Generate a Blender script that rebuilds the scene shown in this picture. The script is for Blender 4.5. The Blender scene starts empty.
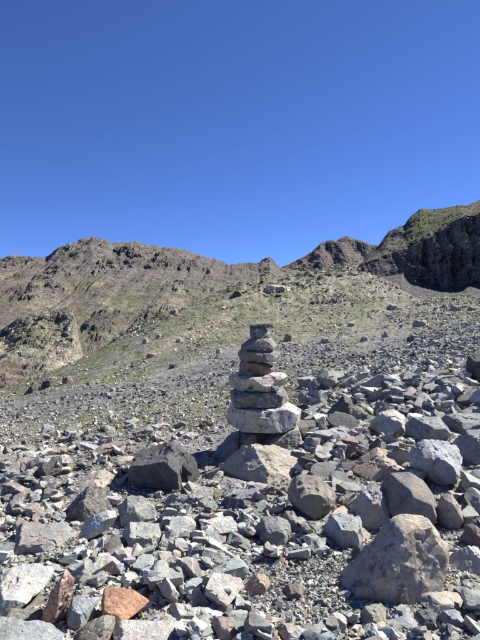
import bpy, bmesh, math
import numpy as np

SC = bpy.context.scene
COL = SC.collection
R = math.radians

# ---------------------------------------------------------------- camera
FP = 516.0            # focal length in photo pixels (480 x 640)
EYE = 1.5             # camera height above the stony ground
HOR = 320.0
cam_d = bpy.data.cameras.new('camera')
cam_d.sensor_fit = 'VERTICAL'
cam_d.sensor_height = 24.0
cam_d.lens = 24.0 * FP / 640.0
cam_d.clip_start = 0.05
cam_d.clip_end = 20000
cam = bpy.data.objects.new('camera', cam_d)
COL.objects.link(cam)
cam.location = (0, 0, EYE)
cam.rotation_euler = (R(90), 0, 0)
SC.camera = cam

# ---------------------------------------------------------------- sky and sun
SUN_AZ, SUN_EL = 61.0, 45.0     # azimuth clockwise from the view direction
w = bpy.data.worlds.new('World')
SC.world = w
w.use_nodes = True
nt = w.node_tree
nt.nodes.clear()
sky = nt.nodes.new('ShaderNodeTexSky')
sky.sky_type = 'NISHITA'
sky.sun_disc = False
sky.sun_elevation = R(SUN_EL)
sky.sun_rotation = R(SUN_AZ)
sky.altitude = 4500
sky.air_density = 1.0
sky.dust_density = 0.2
sky.ozone_density = 10.0
bg = nt.nodes.new('ShaderNodeBackground')
bg.inputs['Strength'].default_value = 0.060
wo = nt.nodes.new('ShaderNodeOutputWorld')
wb = nt.nodes.new('ShaderNodeMix')          # the camera's cool white balance
wb.data_type = 'RGBA'
wb.blend_type = 'MULTIPLY'
wb.inputs[0].default_value = 1.0
wb.inputs[7].default_value = (1.0, 0.97, 1.20, 1)
nt.links.new(sky.outputs[0], wb.inputs[6])
nt.links.new(wb.outputs[2], bg.inputs['Color'])
nt.links.new(bg.outputs[0], wo.inputs['Surface'])

sun_d = bpy.data.lights.new('sun', 'SUN')
sun_d.energy = 5.0
sun_d.angle = R(0.53)
sun_d.color = (1.0, 0.955, 0.89)
sun = bpy.data.objects.new('sun', sun_d)
COL.objects.link(sun)
sun.rotation_euler = (R(90 - SUN_EL), 0, R(180 - SUN_AZ))
sun.location = (30, 10, 40)

SC.view_settings.view_transform = 'Standard'
SC.view_settings.look = 'None'
SC.view_settings.exposure = 1.21
SC.view_settings.gamma = 1.0

# ---------------------------------------------------------------- noise in numpy
def _hash(ix, iy, iz, seed):
    h = (ix.astype(np.uint32) * np.uint32(374761393) + iy.astype(np.uint32) * np.uint32(668265263)
         + iz.astype(np.uint32) * np.uint32(2147483647 - 58) + np.uint32((seed * 1274126177) & 0xffffffff))
    h = (h ^ (h >> np.uint32(13))) * np.uint32(1274126177)
    h = (h ^ (h >> np.uint32(16))) * np.uint32(2246822519)
    h = h ^ (h >> np.uint32(15))
    return h.astype(np.float64) / 4294967295.0 * 2 - 1

def vnoise(p, seed=0):
    i = np.floor(p).astype(np.int64)
    f = p - i
    f = f * f * f * (f * (f * 6 - 15) + 10)
    ix, iy, iz = i[..., 0], i[..., 1], i[..., 2]
    fx, fy, fz = f[..., 0], f[..., 1], f[..., 2]
    r = 0
    for dx in (0, 1):
        wx = fx if dx else 1 - fx
        for dy in (0, 1):
            wy = fy if dy else 1 - fy
            for dz in (0, 1):
                wz = fz if dz else 1 - fz
                r = r + wx * wy * wz * _hash(ix + dx, iy + dy, iz + dz, seed)
    return r

def fbm(p, octv=5, seed=0, gain=0.5):
    a, s, t = 1.0, 0, 0
    p = np.asarray(p, dtype=float)
    for k in range(octv):
        s = s + a * vnoise(p, seed + k * 17)
        t += a
        a *= gain
        p = p * 2.03 + 11.7
    return s / t

def ridged(p, octv=5, seed=0, gain=0.5):
    a, s, t = 1.0, 0, 0
    p = np.asarray(p, dtype=float)
    for k in range(octv):
        s = s + a * (1 - 2 * np.abs(vnoise(p, seed + k * 17)))
        t += a
        a *= gain
        p = p * 2.03 + 7.3
    return s / t

def sstep(a, b, x):
    t = np.clip((x - a) / (b - a), 0, 1)
    return t * t * (3 - 2 * t)

def P3(x, y, z=0.0):
    x, y = np.broadcast_arrays(np.asarray(x, float), np.asarray(y, float))
    return np.stack([x, y, np.broadcast_to(z, x.shape)], -1)

def lerp3(a, b, t):
    return a + (np.asarray(b) - a) * t[..., None]

# ---------------------------------------------------------------- materials
def nn(t, kind, **kw):
    n = t.nodes.new(kind)
    for k, v in kw.items():
        setattr(n, k, v)
    return n

def noise_node(t, vec, scale, detail=6, rough=0.6):
    n = nn(t, 'ShaderNodeTexNoise')
    n.inputs['Scale'].default_value = scale
    n.inputs['Detail'].default_value = detail
    n.inputs['Roughness'].default_value = rough
    t.links.new(vec, n.inputs['Vector'])
    return n

def ramp(t, src, stops):
    r = nn(t, 'ShaderNodeValToRGB')
    e = r.color_ramp.elements
    while len(e) < len(stops):
        e.new(0.5)
    for k, (p, c) in enumerate(stops):
        e[k].position = p
        e[k].color = (c[0], c[1], c[2], 1) if not isinstance(c, (int, float)) else (c, c, c, 1)
    t.links.new(src, r.inputs[0])
    return r

def mixc(t, a, b, fac, mode='MIX'):
    m = nn(t, 'ShaderNodeMix', data_type='RGBA', blend_type=mode)
    if isinstance(fac, (int, float)):
        m.inputs[0].default_value = fac
    else:
        t.links.new(fac, m.inputs[0])
    for s, v in ((6, a), (7, b)):
        if isinstance(v, tuple):
            m.inputs[s].default_value = (*v, 1)
        else:
            t.links.new(v, m.inputs[s])
    return m.outputs[2]

def rock_material(name, source, scale=1.0, vary=0.5, lichen=0.0, stain=0.0, stain_col=(0.30, 0.13, 0.06),
                  bump=0.5, veins=0.0, lichen_col=(0.62, 0.60, 0.54), dark=0.0, pore=0.0, crack=0.0):
    """stone: base tint from a colour attribute or the object colour, mottled, pitted, lichened"""
    m = bpy.data.materials.new(name)
    m.use_nodes = True
    t = m.node_tree
    t.nodes.clear()
    out = nn(t, 'ShaderNodeOutputMaterial')
    bs = nn(t, 'ShaderNodeBsdfPrincipled')
    t.links.new(bs.outputs[0], out.inputs[0])
    geo = nn(t, 'ShaderNodeNewGeometry')
    pos = geo.outputs['Position']
    if source == 'object':
        base = nn(t, 'ShaderNodeObjectInfo').outputs['Color']
    else:
        base = nn(t, 'ShaderNodeAttribute', attribute_name=source).outputs['Color']
    n1 = noise_node(t, pos, 9 * scale, 8, 0.65)
    v1 = ramp(t, n1.outputs[0], [(0.25, 1 - vary), (0.5, 1.0), (0.78, 1 + vary * 0.75)])
    c = mixc(t, base, v1.outputs[0], 1.0, 'MULTIPLY')
    nh = noise_node(t, pos, 13 * scale, 5, 0.6)
    vh = ramp(t, nh.outputs[0], [(0.34, (0.90, 0.98, 1.06)), (0.5, (1, 1, 1)), (0.66, (1.14, 1.0, 0.84))])
    c = mixc(t, c, vh.outputs[0], 0.8, 'MULTIPLY')
    n2 = noise_node(t, pos, 70 * scale, 6, 0.7)
    v2 = ramp(t, n2.outputs[0], [(0.3, 0.70), (0.5, 1.0), (0.72, 1.28)])
    c = mixc(t, c, v2.outputs[0], 1.0, 'MULTIPLY')
    if stain:
        n3 = noise_node(t, pos, 5.5 * scale, 5, 0.6)
        s3 = ramp(t, n3.outputs[0], [(0.52, 0.0), (0.68, stain)])
        c = mixc(t, c, stain_col, s3.outputs[0])
    if dark:
        n5 = noise_node(t, pos, 16 * scale, 6, 0.7)
        s5 = ramp(t, n5.outputs[0], [(0.53, 0.0), (0.62, dark)])
        c = mixc(t, c, (0.035, 0.035, 0.036), s5.outputs[0])
    if lichen:
        n4 = noise_node(t, pos, 22 * scale, 6, 0.65)
        s4 = ramp(t, n4.outputs[0], [(0.54, 0.0), (0.60, lichen)])
        c = mixc(t, c, lichen_col, s4.outputs[0])
    if veins:
        wv = nn(t, 'ShaderNodeTexWave')
        wv.inputs['Scale'].default_value = 5 * scale
        wv.inputs['Distortion'].default_value = 7
        wv.inputs['Detail'].default_value = 4
        wv.inputs['Detail Scale'].default_value = 1.4
        t.links.new(pos, wv.inputs['Vector'])
        sv = ramp(t, wv.outputs[0], [(0.90, 0.0), (0.98, veins)])
        c = mixc(t, c, (0.60, 0.58, 0.54), sv.outputs[0])
    h_crack = None
    if crack:
        wob = nn(t, 'ShaderNodeVectorMath', operation='MULTIPLY_ADD')
        nw = noise_node(t, pos, 9 * scale, 4, 0.6)
        wob.inputs[1].default_value = (0.12 / scale, 0.12 / scale, 0.12 / scale)
        t.links.new(nw.outputs['Color'], wob.inputs[0])
        t.links.new(pos, wob.inputs[2])
        vc = nn(t, 'ShaderNodeTexVoronoi', feature='DISTANCE_TO_EDGE')
        vc.inputs['Scale'].default_value = 5.0 * scale
        t.links.new(wob.outputs[0], vc.inputs['Vector'])
        rc = ramp(t, vc.outputs['Distance'], [(0.0, 0.0), (0.022, 1.0)])
        cr = ramp(t, vc.outputs['Distance'], [(0.0, crack), (0.012, 0.0)])
        nm = noise_node(t, pos, 4 * scale, 3, 0.5)
        rm = ramp(t, nm.outputs[0], [(0.5, 0.0), (0.62, 1.0)])
        c = mixc(t, c, mixc(t, c, (0.06, 0.055, 0.05), cr.outputs[0]), rm.outputs[0])
        h_crack = rc.outputs[0]
    t.links.new(c, bs.inputs['Base Color'])
    bs.inputs['Roughness'].default_value = 0.82
    bs.inputs['Specular IOR Level'].default_value = 0.35
    nb = noise_node(t, pos, 34 * scale, 9, 0.72)
    h = nb.outputs[0]
    if pore:
        vo = nn(t, 'ShaderNodeTexVoronoi')
        vo.inputs['Scale'].default_value = 38 * scale
        t.links.new(pos, vo.inputs['Vector'])
        ad = nn(t, 'ShaderNodeMath', operation='MULTIPLY_ADD')
        ad.inputs[1].default_value = pore
        t.links.new(vo.outputs['Distance'], ad.inputs[0])
        t.links.new(h, ad.inputs[2])
        h = ad.outputs[0]
    if h_crack is not None:
        a2 = nn(t, 'ShaderNodeMath', operation='MULTIPLY_ADD')
        a2.inputs[1].default_value = 0.22
        t.links.new(h_crack, a2.inputs[0])
        t.links.new(h, a2.inputs[2])
        h = a2.outputs[0]
    bp = nn(t, 'ShaderNodeBump')
    bp.inputs['Strength'].default_value = bump
    bp.inputs['Distance'].default_value = 0.032 / scale
    t.links.new(h, bp.inputs['Height'])
    t.links.new(bp.outputs[0], bs.inputs['Normal'])
    return m

def terrain_material(name, fine, mid, bump_dist, vary=0.45, bump=0.7, coarse=None):
    """earth, scree and turf: zone colours come from the sheet's 'tint' attribute"""
    m = bpy.data.materials.new(name)
    m.use_nodes = True
    t = m.node_tree
    t.nodes.clear()
    out = nn(t, 'ShaderNodeOutputMaterial')
    bs = nn(t, 'ShaderNodeBsdfPrincipled')
    t.links.new(bs.outputs[0], out.inputs[0])
    pos = nn(t, 'ShaderNodeNewGeometry').outputs['Position']
    base = nn(t, 'ShaderNodeAttribute', attribute_name='tint').outputs['Color']
    n1 = noise_node(t, pos, mid, 8, 0.65)
    v1 = ramp(t, n1.outputs[0], [(0.28, 1 - vary), (0.5, 1.0), (0.74, 1 + vary)])
    c = mixc(t, base, v1.outputs[0], 1.0, 'MULTIPLY')
    n2 = noise_node(t, pos, fine, 5, 0.75)
    v2 = ramp(t, n2.outputs[0], [(0.30, 1 - vary), (0.5, 1.0), (0.70, 1 + vary * 1.2)])
    c = mixc(t, c, v2.outputs[0], 1.0, 'MULTIPLY')
    if coarse:
        n3 = noise_node(t, pos, coarse, 8, 0.72)
        v3 = ramp(t, n3.outputs[0], [(0.33, 1 - vary), (0.5, 1.0), (0.67, 1 + vary)])
        c = mixc(t, c, v3.outputs[0], 1.0, 'MULTIPLY')
    t.links.new(c, bs.inputs['Base Color'])
    bs.inputs['Roughness'].default_value = 0.95
    bs.inputs['Specular IOR Level'].default_value = 0.15
    nb = noise_node(t, pos, fine * 0.6, 9, 0.75)
    bp = nn(t, 'ShaderNodeBump')
    bp.inputs['Strength'].default_value = bump
    bp.inputs['Distance'].default_value = bump_dist
    t.links.new(nb.outputs[0], bp.inputs['Height'])
    t.links.new(bp.outputs[0], bs.inputs['Normal'])
    return m

def leaf_material(name):
    m = bpy.data.materials.new(name)
    m.use_nodes = True
    t = m.node_tree
    bs = t.nodes['Principled BSDF']
    a = nn(t, 'ShaderNodeAttribute', attribute_name='tint')
    n = noise_node(t, nn(t, 'ShaderNodeNewGeometry').outputs['Position'], 40, 3)
    v = ramp(t, n.outputs[0], [(0.3, 0.7), (0.7, 1.3)])
    t.links.new(mixc(t, a.outputs['Color'], v.outputs[0], 1.0, 'MULTIPLY'), bs.inputs['Base Color'])
    bs.inputs['Roughness'].default_value = 0.7
    return m

# ---------------------------------------------------------------- mesh helpers
def mesh_from(name, verts, faces, tint=None, smooth=True):
    """verts (N,3), faces (M,k) arrays -> mesh datablock"""
    verts = np.ascontiguousarray(verts, dtype=np.float32)
    faces = np.ascontiguousarray(faces, dtype=np.int32)
    k = faces.shape[1]
    me = bpy.data.meshes.new(name)
    me.vertices.add(len(verts))
    me.vertices.foreach_set('co', verts.ravel())
    me.loops.add(faces.size)
    me.loops.foreach_set('vertex_index', faces.ravel())
    me.polygons.add(len(faces))
    me.polygons.foreach_set('loop_start', np.arange(0, faces.size, k, dtype=np.int32))
    me.update(calc_edges=True)
    if smooth:
        me.polygons.foreach_set('use_smooth', np.ones(len(faces), dtype=bool))
    else:
        me.polygons.foreach_set('use_smooth', np.zeros(len(faces), dtype=bool))
    if smooth == 'facets':
        me.set_sharp_from_angle(angle=R(32))
    if tint is not None:
        a = me.attributes.new('tint', 'FLOAT_COLOR', 'POINT')
        c = np.ones((len(verts), 4), dtype=np.float32)
        c[:, :3] = np.clip(tint, 0.004, 0.9)
        a.data.foreach_set('color', c.ravel())
    return me

def link(name, me, mat, parent=None, loc=(0, 0, 0), **props):
    o = bpy.data.objects.new(name, me)
    COL.objects.link(o)
    if mat is not None and me is not None and not me.materials:
        me.materials.append(mat)
    o.location = loc
    if parent:
        o.parent = parent
    for k, v in props.items():
        if v is not None:
            o[k] = v
    return o

def icosphere(level):
    g = (1 + 5 ** 0.5) / 2
    v = [(-1, g, 0), (1, g, 0), (-1, -g, 0), (1, -g, 0), (0, -1, g), (0, 1, g), (0, -1, -g), (0, 1, -g),
         (g, 0, -1), (g, 0, 1), (-g, 0, -1), (-g, 0, 1)]
    f = [(0, 11, 5), (0, 5, 1), (0, 1, 7), (0, 7, 10), (0, 10, 11), (1, 5, 9), (5, 11, 4), (11, 10, 2), (10, 7, 6),
         (7, 1, 8), (3, 9, 4), (3, 4, 2), (3, 2, 6), (3, 6, 8), (3, 8, 9), (4, 9, 5), (2, 4, 11), (6, 2, 10),
         (8, 6, 7), (9, 8, 1)]
    v = [np.array(a, float) / np.linalg.norm(a) for a in v]
    for _ in range(level):
        cache, nf = {}, []
        def mid(a, b):
            k = (min(a, b), max(a, b))
            if k not in cache:
                p = v[a] + v[b]
                v.append(p / np.linalg.norm(p))
                cache[k] = len(v) - 1
            return cache[k]
        for a, b, c in f:
            ab, bc, ca = mid(a, b), mid(b, c), mid(c, a)
            nf += [(a, ab, ca), (b, bc, ab), (c, ca, bc), (ab, bc, ca)]
        f = nf
    return np.array(v), np.array(f)

ICO = {k: icosphere(k) for k in range(6)}
ICO[-1] = (np.array([(1, 0, 0), (-1, 0, 0), (0, 1, 0), (0, -1, 0), (0, 0, 1), (0, 0, -1)], float),
           np.array([(0, 2, 4), (2, 1, 4), (1, 3, 4), (3, 0, 4), (2, 0, 5), (1, 2, 5), (3, 1, 5), (0, 3, 5)]))

def hull_planes(pts):
    bm = bmesh.new()
    for p in pts:
        bm.verts.new(p)
    bmesh.ops.convex_hull(bm, input=bm.verts)
    bm.normal_update()
    pl = []
    for f in bm.faces:
        n = np.array(f.normal)
        if np.linalg.norm(n) < 0.5:
            continue
        h = float(n @ np.array(f.verts[0].co))
        if h < 0:
            n, h = -n, -h
        if not any(n @ q[0] > 0.985 and abs(h - q[1]) < 0.06 for q in pl):
            pl.append((n, max(h, 0.04)))
    bm.free()
    return np.array([q[0] for q in pl]), np.array([q[1] for q in pl])

def facet_body(N, H, level, sharp=90.0, rng=None, warp=0.03):
    """star-shaped rock: distance to a set of cleavage planes along every direction, with the
    vertices drawn onto the edges where two planes meet so that the facets stay crisp"""
    d, f = ICO[level]
    if rng is not None and warp:
        d = d + rng.normal(0, warp, d.shape) * (0.5 if level > 1 else 1.0 if level >= 0 else 3.0)
        d = d / np.linalg.norm(d, axis=1)[:, None]
    M = N / H[:, None]
    eps = 0.55 * 1.05 / 2 ** level
    ar = np.arange(len(d))
    for _ in range(2):
        s = d @ M.T
        top = np.argpartition(-s, 1, axis=1)[:, :2]
        m = M[top[:, 0]] - M[top[:, 1]]
        st = ((m * d).sum(1) / np.maximum((m * m).sum(1), 1e-9))[:, None] * m
        ok = np.linalg.norm(st, axis=1) < eps
        d = np.where(ok[:, None], d - st, d)
        d = d / np.linalg.norm(d, axis=1)[:, None]
    s = np.clip(d @ M.T, 1e-6, None)
    mx = s.max(1)
    r = 1.0 / (mx * ((s / mx[:, None]) ** sharp).sum(1) ** (1.0 / sharp))
    return d * np.minimum(r, 1.9)[:, None], f

def random_planes(rng, n=11, lo=0.55, hi=0.95):
    g = rng.normal(size=(n, 3))
    base = np.array([(1, 0, 0), (-1, 0, 0), (0, 1, 0), (0, -1, 0), (0, 0, 1), (0, 0, -1)], float)
    base = base + rng.normal(0, 0.22, base.shape)
    N = np.vstack([base, g])
    N /= np.linalg.norm(N, axis=1)[:, None]
    H = np.concatenate([rng.uniform(0.8, 1.0, 6), rng.uniform(lo, hi, n)])
    return N, H

def roughen(v, size, rng, amp=0.04, strata=0.0, chips=0.03, ledge=0.0):
    sd = int(rng.integers(1, 9999))
    p = v / size
    n = v / np.maximum(np.linalg.norm(v, axis=1), 1e-6)[:, None]
    o = amp * fbm(p * 2.4 + sd, 4, sd) + chips * np.minimum(ridged(p * 5.5 + sd, 4, sd + 5), 0.25)
    if ledge:
        o = o - ledge * sstep(.10, .17, fbm(p * 1.7 - sd, 3, sd + 3)) - 0.6 * ledge * sstep(.16, .22, fbm(p * 3.6 + sd, 3, sd + 4))
    if strata:
        ax = np.array([rng.normal(0, .18), rng.normal(0, .18), 1.0])
        q = (p @ ax) * 15 + 2.0 * fbm(p * 2 + 3, 3, sd + 9)
        o = o + strata * np.abs((q % 1.0) - 0.5)
    return v + n * (o * size)[:, None]

# ================================================================ the setting
# -------- the ground: heights by bearing (photo column) and distance, in metres
DK = np.array([0.3, 2, 4, 6, 8, 10, 16, 30, 50, 80, 120, 180, 260, 330, 450, 900, 6000], float)
COLS = np.array([-150, -60, 0, 80, 160, 240, 320, 365, 395, 430, 480, 540, 640], float)
ZT = np.array([
    # .3  2   4    6     8     10    16    30    50    80    120   180   260  330  450  900  6000
    [0, 0, -.05, -.30, -.70, -1.2, -2.4, -5.0, -9.0, -14, -20, -26, -30, -34, -40, -60, -80],
    [0, 0, -.03, -.20, -.50, -.90, -1.9, -4.0, -7.2, -12, -18, -26, -30, -34, -40, -60, -80],
    [0, 0, -.02, -.15, -.42, -.75, -1.7, -3.4, -5.6, -10, -16, -24, -30, -34, -40, -60, -80],
    [0, 0, .00, -.05, -.25, -.44, -1.3, -2.35, -3.5, -4.5, -9.0, -18, -26, -32, -40, -60, -80],
    [0, 0, .00, .00, -.10, -.22, -.9, -1.9, -2.1, -0.1, 3.3, 1.0, -10, -20, -40, -60, -80],
    [0, 0, .00, .00, .00, -.05, -.5, -1.15, -1.2, 0.7, 5.0, 14.6, 16, 6, -20, -60, -80],
    [0, 0, .00, .12, .22, .24, -.05, -.5, -.4, 1.2, 4.3, 11.7, 25, 31, 20, -60, -80],
    [0, 0, .02, .18, .36, .36, .10, -.2, .1, 1.7, 4.6, 11.0, 26, 42, 40, -60, -80],
    [0, 0, .03, .22, .46, .44, .20, .05, .5, 2.1, 4.9, 9.5, 20, 33, 30, -60, -80],
    [0, 0, .04, .25, .52, .52, .35, .30, 1.0, 2.8, 5.2, 6.5, 9, 9, 0, -60, -80],
    [0, 0, .06, .28, .60, .66, .55, .70, 1.6, 3.5, 5.6, 5.2, 6, 6, 0, -60, -80],
    [0, 0, .08, .32, .70, .80, .80, 1.2, 2.2, 4.2, 6.2, 5.8, 6, 6, 0, -60, -80],
    [0, 0, .10, .40, .85, 1.0, 1.2, 2.0, 3.2, 5.4, 7.5, 7.0, 7, 7, 0, -60, -80]])
CF = np.linspace(-150, 640, 260)
LD = np.linspace(math.log(0.3), math.log(6000), 520)
_a = np.array([np.interp(LD, np.log(DK), r) for r in ZT])
ZF = np.array([np.interp(CF, COLS, _a[:, k]) for k in range(len(LD))]).T
def blur(a, n, ax):
    k = np.hanning(n + 2)[1:-1]
    k /= k.sum()
    pad = [(0, 0), (0, 0)]
    pad[ax] = (n // 2, n // 2)
    ap = np.pad(a, pad, mode='edge')
    return np.apply_along_axis(lambda v: np.convolve(v, k, 'valid'), ax, ap)
ZF = blur(blur(ZF, 23, 1), 31, 0)

def ground_base(X, Y):
    X, Y = np.asarray(X, float), np.asarray(Y, float)
    r = np.hypot(X, Y)
    az = np.arctan2(X, Y)
    azc = np.clip(az, math.atan((-150 - 240) / FP), math.atan((640 - 240) / FP))
    px = 240 + FP * np.tan(azc)
    d = np.maximum(r * np.cos(azc), 0.3)
    ci = np.clip((px - CF[0]) / (CF[1] - CF[0]), 0, len(CF) - 1.001)
    di = np.clip((np.log(d) - LD[0]) / (LD[1] - LD[0]), 0, len(LD) - 1.001)
    c0, d0 = ci.astype(int), di.astype(int)
    fc, fd = ci - c0, di - d0
    z = (ZF[c0, d0] * (1 - fc) * (1 - fd) + ZF[c0 + 1, d0] * fc * (1 - fd)
         + ZF[c0, d0 + 1] * (1 - fc) * fd + ZF[c0 + 1, d0 + 1] * fc * fd)
    wb = sstep(R(80), R(150), np.abs(az))
    return z * (1 - wb) - 0.02 * r * wb, px, d

def ground_z(X, Y):
    z, px, d = ground_base(X, Y)
    p = P3(X, Y)
    z = z + 0.035 * fbm(p * 1.3, 3, 3) * sstep(1, 3, d)
    z = z + 0.16 * fbm(p * 0.22, 4, 5) * sstep(7, 16, d) * sstep(9, 24, d)
    z = z + 0.9 * fbm(p * 0.05, 5, 9) * sstep(30, 90, d)
    crag = sstep(90, 150, d) * sstep(200, 260, px) * (1 - sstep(390, 415, px))
    z = z + 3.2 * np.maximum(ridged(p * np.array([0.05, 0.06, 1]) + 3, 5, 21, 0.6), -0.2) * crag
    z = z + 1.3 * np.maximum(ridged(p * 0.11, 4, 31), -0.1) * sstep(60, 120, d)
    lip = np.exp(-((d - 118) / 10) ** 2) * sstep(385, 410, px)
    z = z + lip * (0.55 * ridged(p * 0.35, 4, 41) + 0.2)
    return z

azs = np.concatenate([np.linspace(-math.pi, -0.72, 36, endpoint=False),
                      np.linspace(-0.72, -0.47, 40, endpoint=False),
                      np.linspace(-0.47, 0.47, 490, endpoint=False),
                      np.linspace(0.47, 0.72, 40, endpoint=False),
                      np.linspace(0.72, math.pi, 37)])
rs = np.concatenate([np.geomspace(0.35, 2, 12, endpoint=False), np.geomspace(2, 9, 50, endpoint=False), np.geomspace(9, 420, 310, endpoint=False),
                     np.geomspace(420, 8000, 24)])
AZ, RR = np.meshgrid(azs, rs)
GX, GY = RR * np.sin(AZ), RR * np.cos(AZ)
GZ = ground_z(GX, GY)

def grid_faces(nr, nc):
    i = np.arange(nr - 1)[:, None] * nc + np.arange(nc - 1)[None, :]
    return np.stack([i, i + 1, i + nc + 1, i + nc], -1).reshape(-1, 4)

def scree_band(px, y):
    """1 inside the slate-grey gravel strip that crosses the slope behind the cairn"""
    lo = np.interp(px, [-150, 0, 80, 160, 230, 300, 380, 480, 640], [440, 424, 413, 401, 388, 371, 364, 352, 342])
    hi = np.interp(px, [-150, 0, 60, 130, 200, 260, 330, 420, 480, 640], [412, 402, 391, 376, 358, 349, 342, 334, 326, 318])
    return sstep(-7, 5, y - hi) * sstep(-5, 7, lo - y)

def ground_tint(X, Y, Z):
    px = 240 + FP * X / np.maximum(Y, 0.1)
    y = HOR - FP * (Z - EYE) / np.maximum(Y, 0.1)
    d = np.maximum(Y, 0.1)
    q = P3(px, y * 2.2)
    n1 = fbm(q * 0.018, 5, 51)
    n2 = fbm(q * 0.05 + 9, 5, 52)
    n3 = fbm(P3(X, Y) * 0.9, 4, 53)
    gravel = np.array([0.235, 0.230, 0.215])
    c = np.broadcast_to(gravel, X.shape + (3,)).copy()
    c = lerp3(c, (0.27, 0.25, 0.21), sstep(-.1, .5, n3))
    turf = np.array([0.155, 0.160, 0.075])
    tg = sstep(6.2, 9.0, d) * (1 - sstep(380, 420, px) * 0.7)
    c = lerp3(c, turf, tg * np.clip(0.62 + 0.9 * n2 + 0.3 * n1, 0.1, 0.95) * (1 - 0.55 * sstep(300, 360, px)))
    # hillside above the gravel strip
    hs = sstep(22, 40, d)
    olive = np.array([0.142, 0.150, 0.085])
    tan = np.array([0.195, 0.185, 0.14])
    grey = np.array([0.165, 0.160, 0.145])
    hcol = lerp3(np.broadcast_to(olive, c.shape), tan, sstep(-.05, .45, n1 + 0.6 * n2))
    hcol = lerp3(hcol, grey, sstep(-.18, .22, -n1 + 0.5 * n2) * 0.9)
    hcol = lerp3(hcol, grey, sstep(330, 420, px) * 0.55)
    hcol = lerp3(hcol, np.array([0.115, 0.128, 0.062]), sstep(.02, .26, n2 - 0.4 * n1) * 0.8)
    streak = np.exp(-((y - (352 - 0.42 * (px - 150))) / 7) ** 2) * sstep(135, 160, px) * (1 - sstep(225, 245, px))
    hcol = lerp3(hcol, (0.26, 0.22, 0.17), np.clip(streak, 0, 1) * 0.8)
    c = lerp3(c, hcol, hs)
    band = scree_band(px + 30 * n1, y + 11 * n2)
    c = lerp3(c, (0.160, 0.160, 0.154), band * sstep(7, 9, d) * np.clip(0.88 + 0.6 * n2, 0.35, 0.97))
    # turf wedge and brighter turf tongues
    wedge = np.exp(-((y - (382 - 0.12 * (px - 100))) / 5) ** 2) * sstep(85, 105, px) * (1 - sstep(140, 156, px))
    c = lerp3(c, (0.125, 0.150, 0.045), np.clip(wedge, 0, 1) * 0.85)
    # bare rock on the bluffs below the skyline
    crag = sstep(110, 160, d) * sstep(240, 280, px) * (1 - sstep(385, 410, px))
    c = lerp3(c, (0.25, 0.24, 0.195), crag * sstep(.02, .25, n2 + 0.3 * n1) * 0.75)
    c = lerp3(c, (0.10, 0.10, 0.075), crag * sstep(.12, .3, -n2 + 0.2 * n1) * 0.7)
    c = lerp3(c, (0.135, 0.132, 0.112), sstep(130, 200, d) * sstep(362, 385, px) * 0.8)
    sp = np.random.default_rng(5).normal(0, 1, X.shape)
    c = c * np.exp(sp * 0.30 * sstep(8, 14, d) - 0.03)[..., None]
    stone = (np.random.default_rng(6).random(X.shape) < 0.05 + 0.05 * sstep(.0, .3, n2)) & (d > 10)
    c = np.where(stone[..., None], c * 0.5 + np.array([0.165, 0.165, 0.15]), c)
    far = sstep(330, 430, d)
    return lerp3(c, (0.18, 0.165, 0.14), far)

ground_mat = terrain_material('gravel_and_turf', 14.0, 2.2, 0.06, coarse=0.35)
gv = np.stack([GX, GY, GZ], -1)
g_me = mesh_from('ground', gv.reshape(-1, 3), grid_faces(len(rs), len(azs))[:, ::-1],
                 ground_tint(GX, GY, GZ).reshape(-1, 3) * 0.78)
link('ground', g_me, ground_mat, kind='structure', label='stony ground rising into a grassy scree hillside')

# -------- rock sheets behind it: for every bearing a profile of (distance, photo row) knots
def sheet(name, label, px0, px1, nc, rows, steps, mat, displace, tint, jag):
    px = np.linspace(px0, px1, nc)
    D, Yp, T = [], [], []
    for k, (dd, yy) in enumerate(rows):
        D.append(np.interp(px, *dd) if isinstance(dd, tuple) else np.full(nc, float(dd)))
        Yp.append(np.interp(px, *yy) if isinstance(yy, tuple) else np.full(nc, float(yy)))
    D, Yp = np.array(D), np.array(Yp)
    Z = EYE + D * (HOR - Yp) / FP
    dd, zz, tt = [], [], []
    for k in range(len(rows) - 1):
        n = steps[k]
        for j in range(n + (k == len(rows) - 2)):
            f = j / n
            dd.append(D[k] * (1 - f) + D[k + 1] * f)
            zz.append(Z[k] * (1 - f) + Z[k + 1] * f)
            tt.append(np.full(nc, k + f))
    dd, zz, tt = np.array(dd), np.array(zz), np.array(tt)
    pxg = np.broadcast_to(px, dd.shape)
    v = np.stack([(pxg - 240) / FP * dd, dd, zz], -1)
    yimg = HOR - FP * (zz - EYE) / dd
    v = displace(v, pxg, yimg, tt)
    c = tint(v, pxg, HOR - FP * (v[..., 2] - EYE) / v[..., 1], tt)
    rj = np.random.default_rng(len(name))
    rough = jag(v, pxg, HOR - FP * (v[..., 2] - EYE) / v[..., 1], tt) * dd / FP
    v = v + rj.normal(0, 1, v.shape) * rough[..., None] * np.array([0.25, 1.1, 0.55])
    me = mesh_from(name, v.reshape(-1, 3), grid_faces(*dd.shape), c.reshape(-1, 3) * 0.71 * np.exp(rj.normal(0, .16, (v.size // 3, 1))), smooth=False)
    return link(name, me, mat, kind='structure', label=label)

far_mat = terrain_material('weathered_mountain_rock', 0.20, 0.06, 5.0, 0.42, 1.0, coarse=0.6)
mid_mat = terrain_material('bluff_rock', 1.4, 0.3, 1.0, 0.42, 1.0, coarse=0.6)

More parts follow.
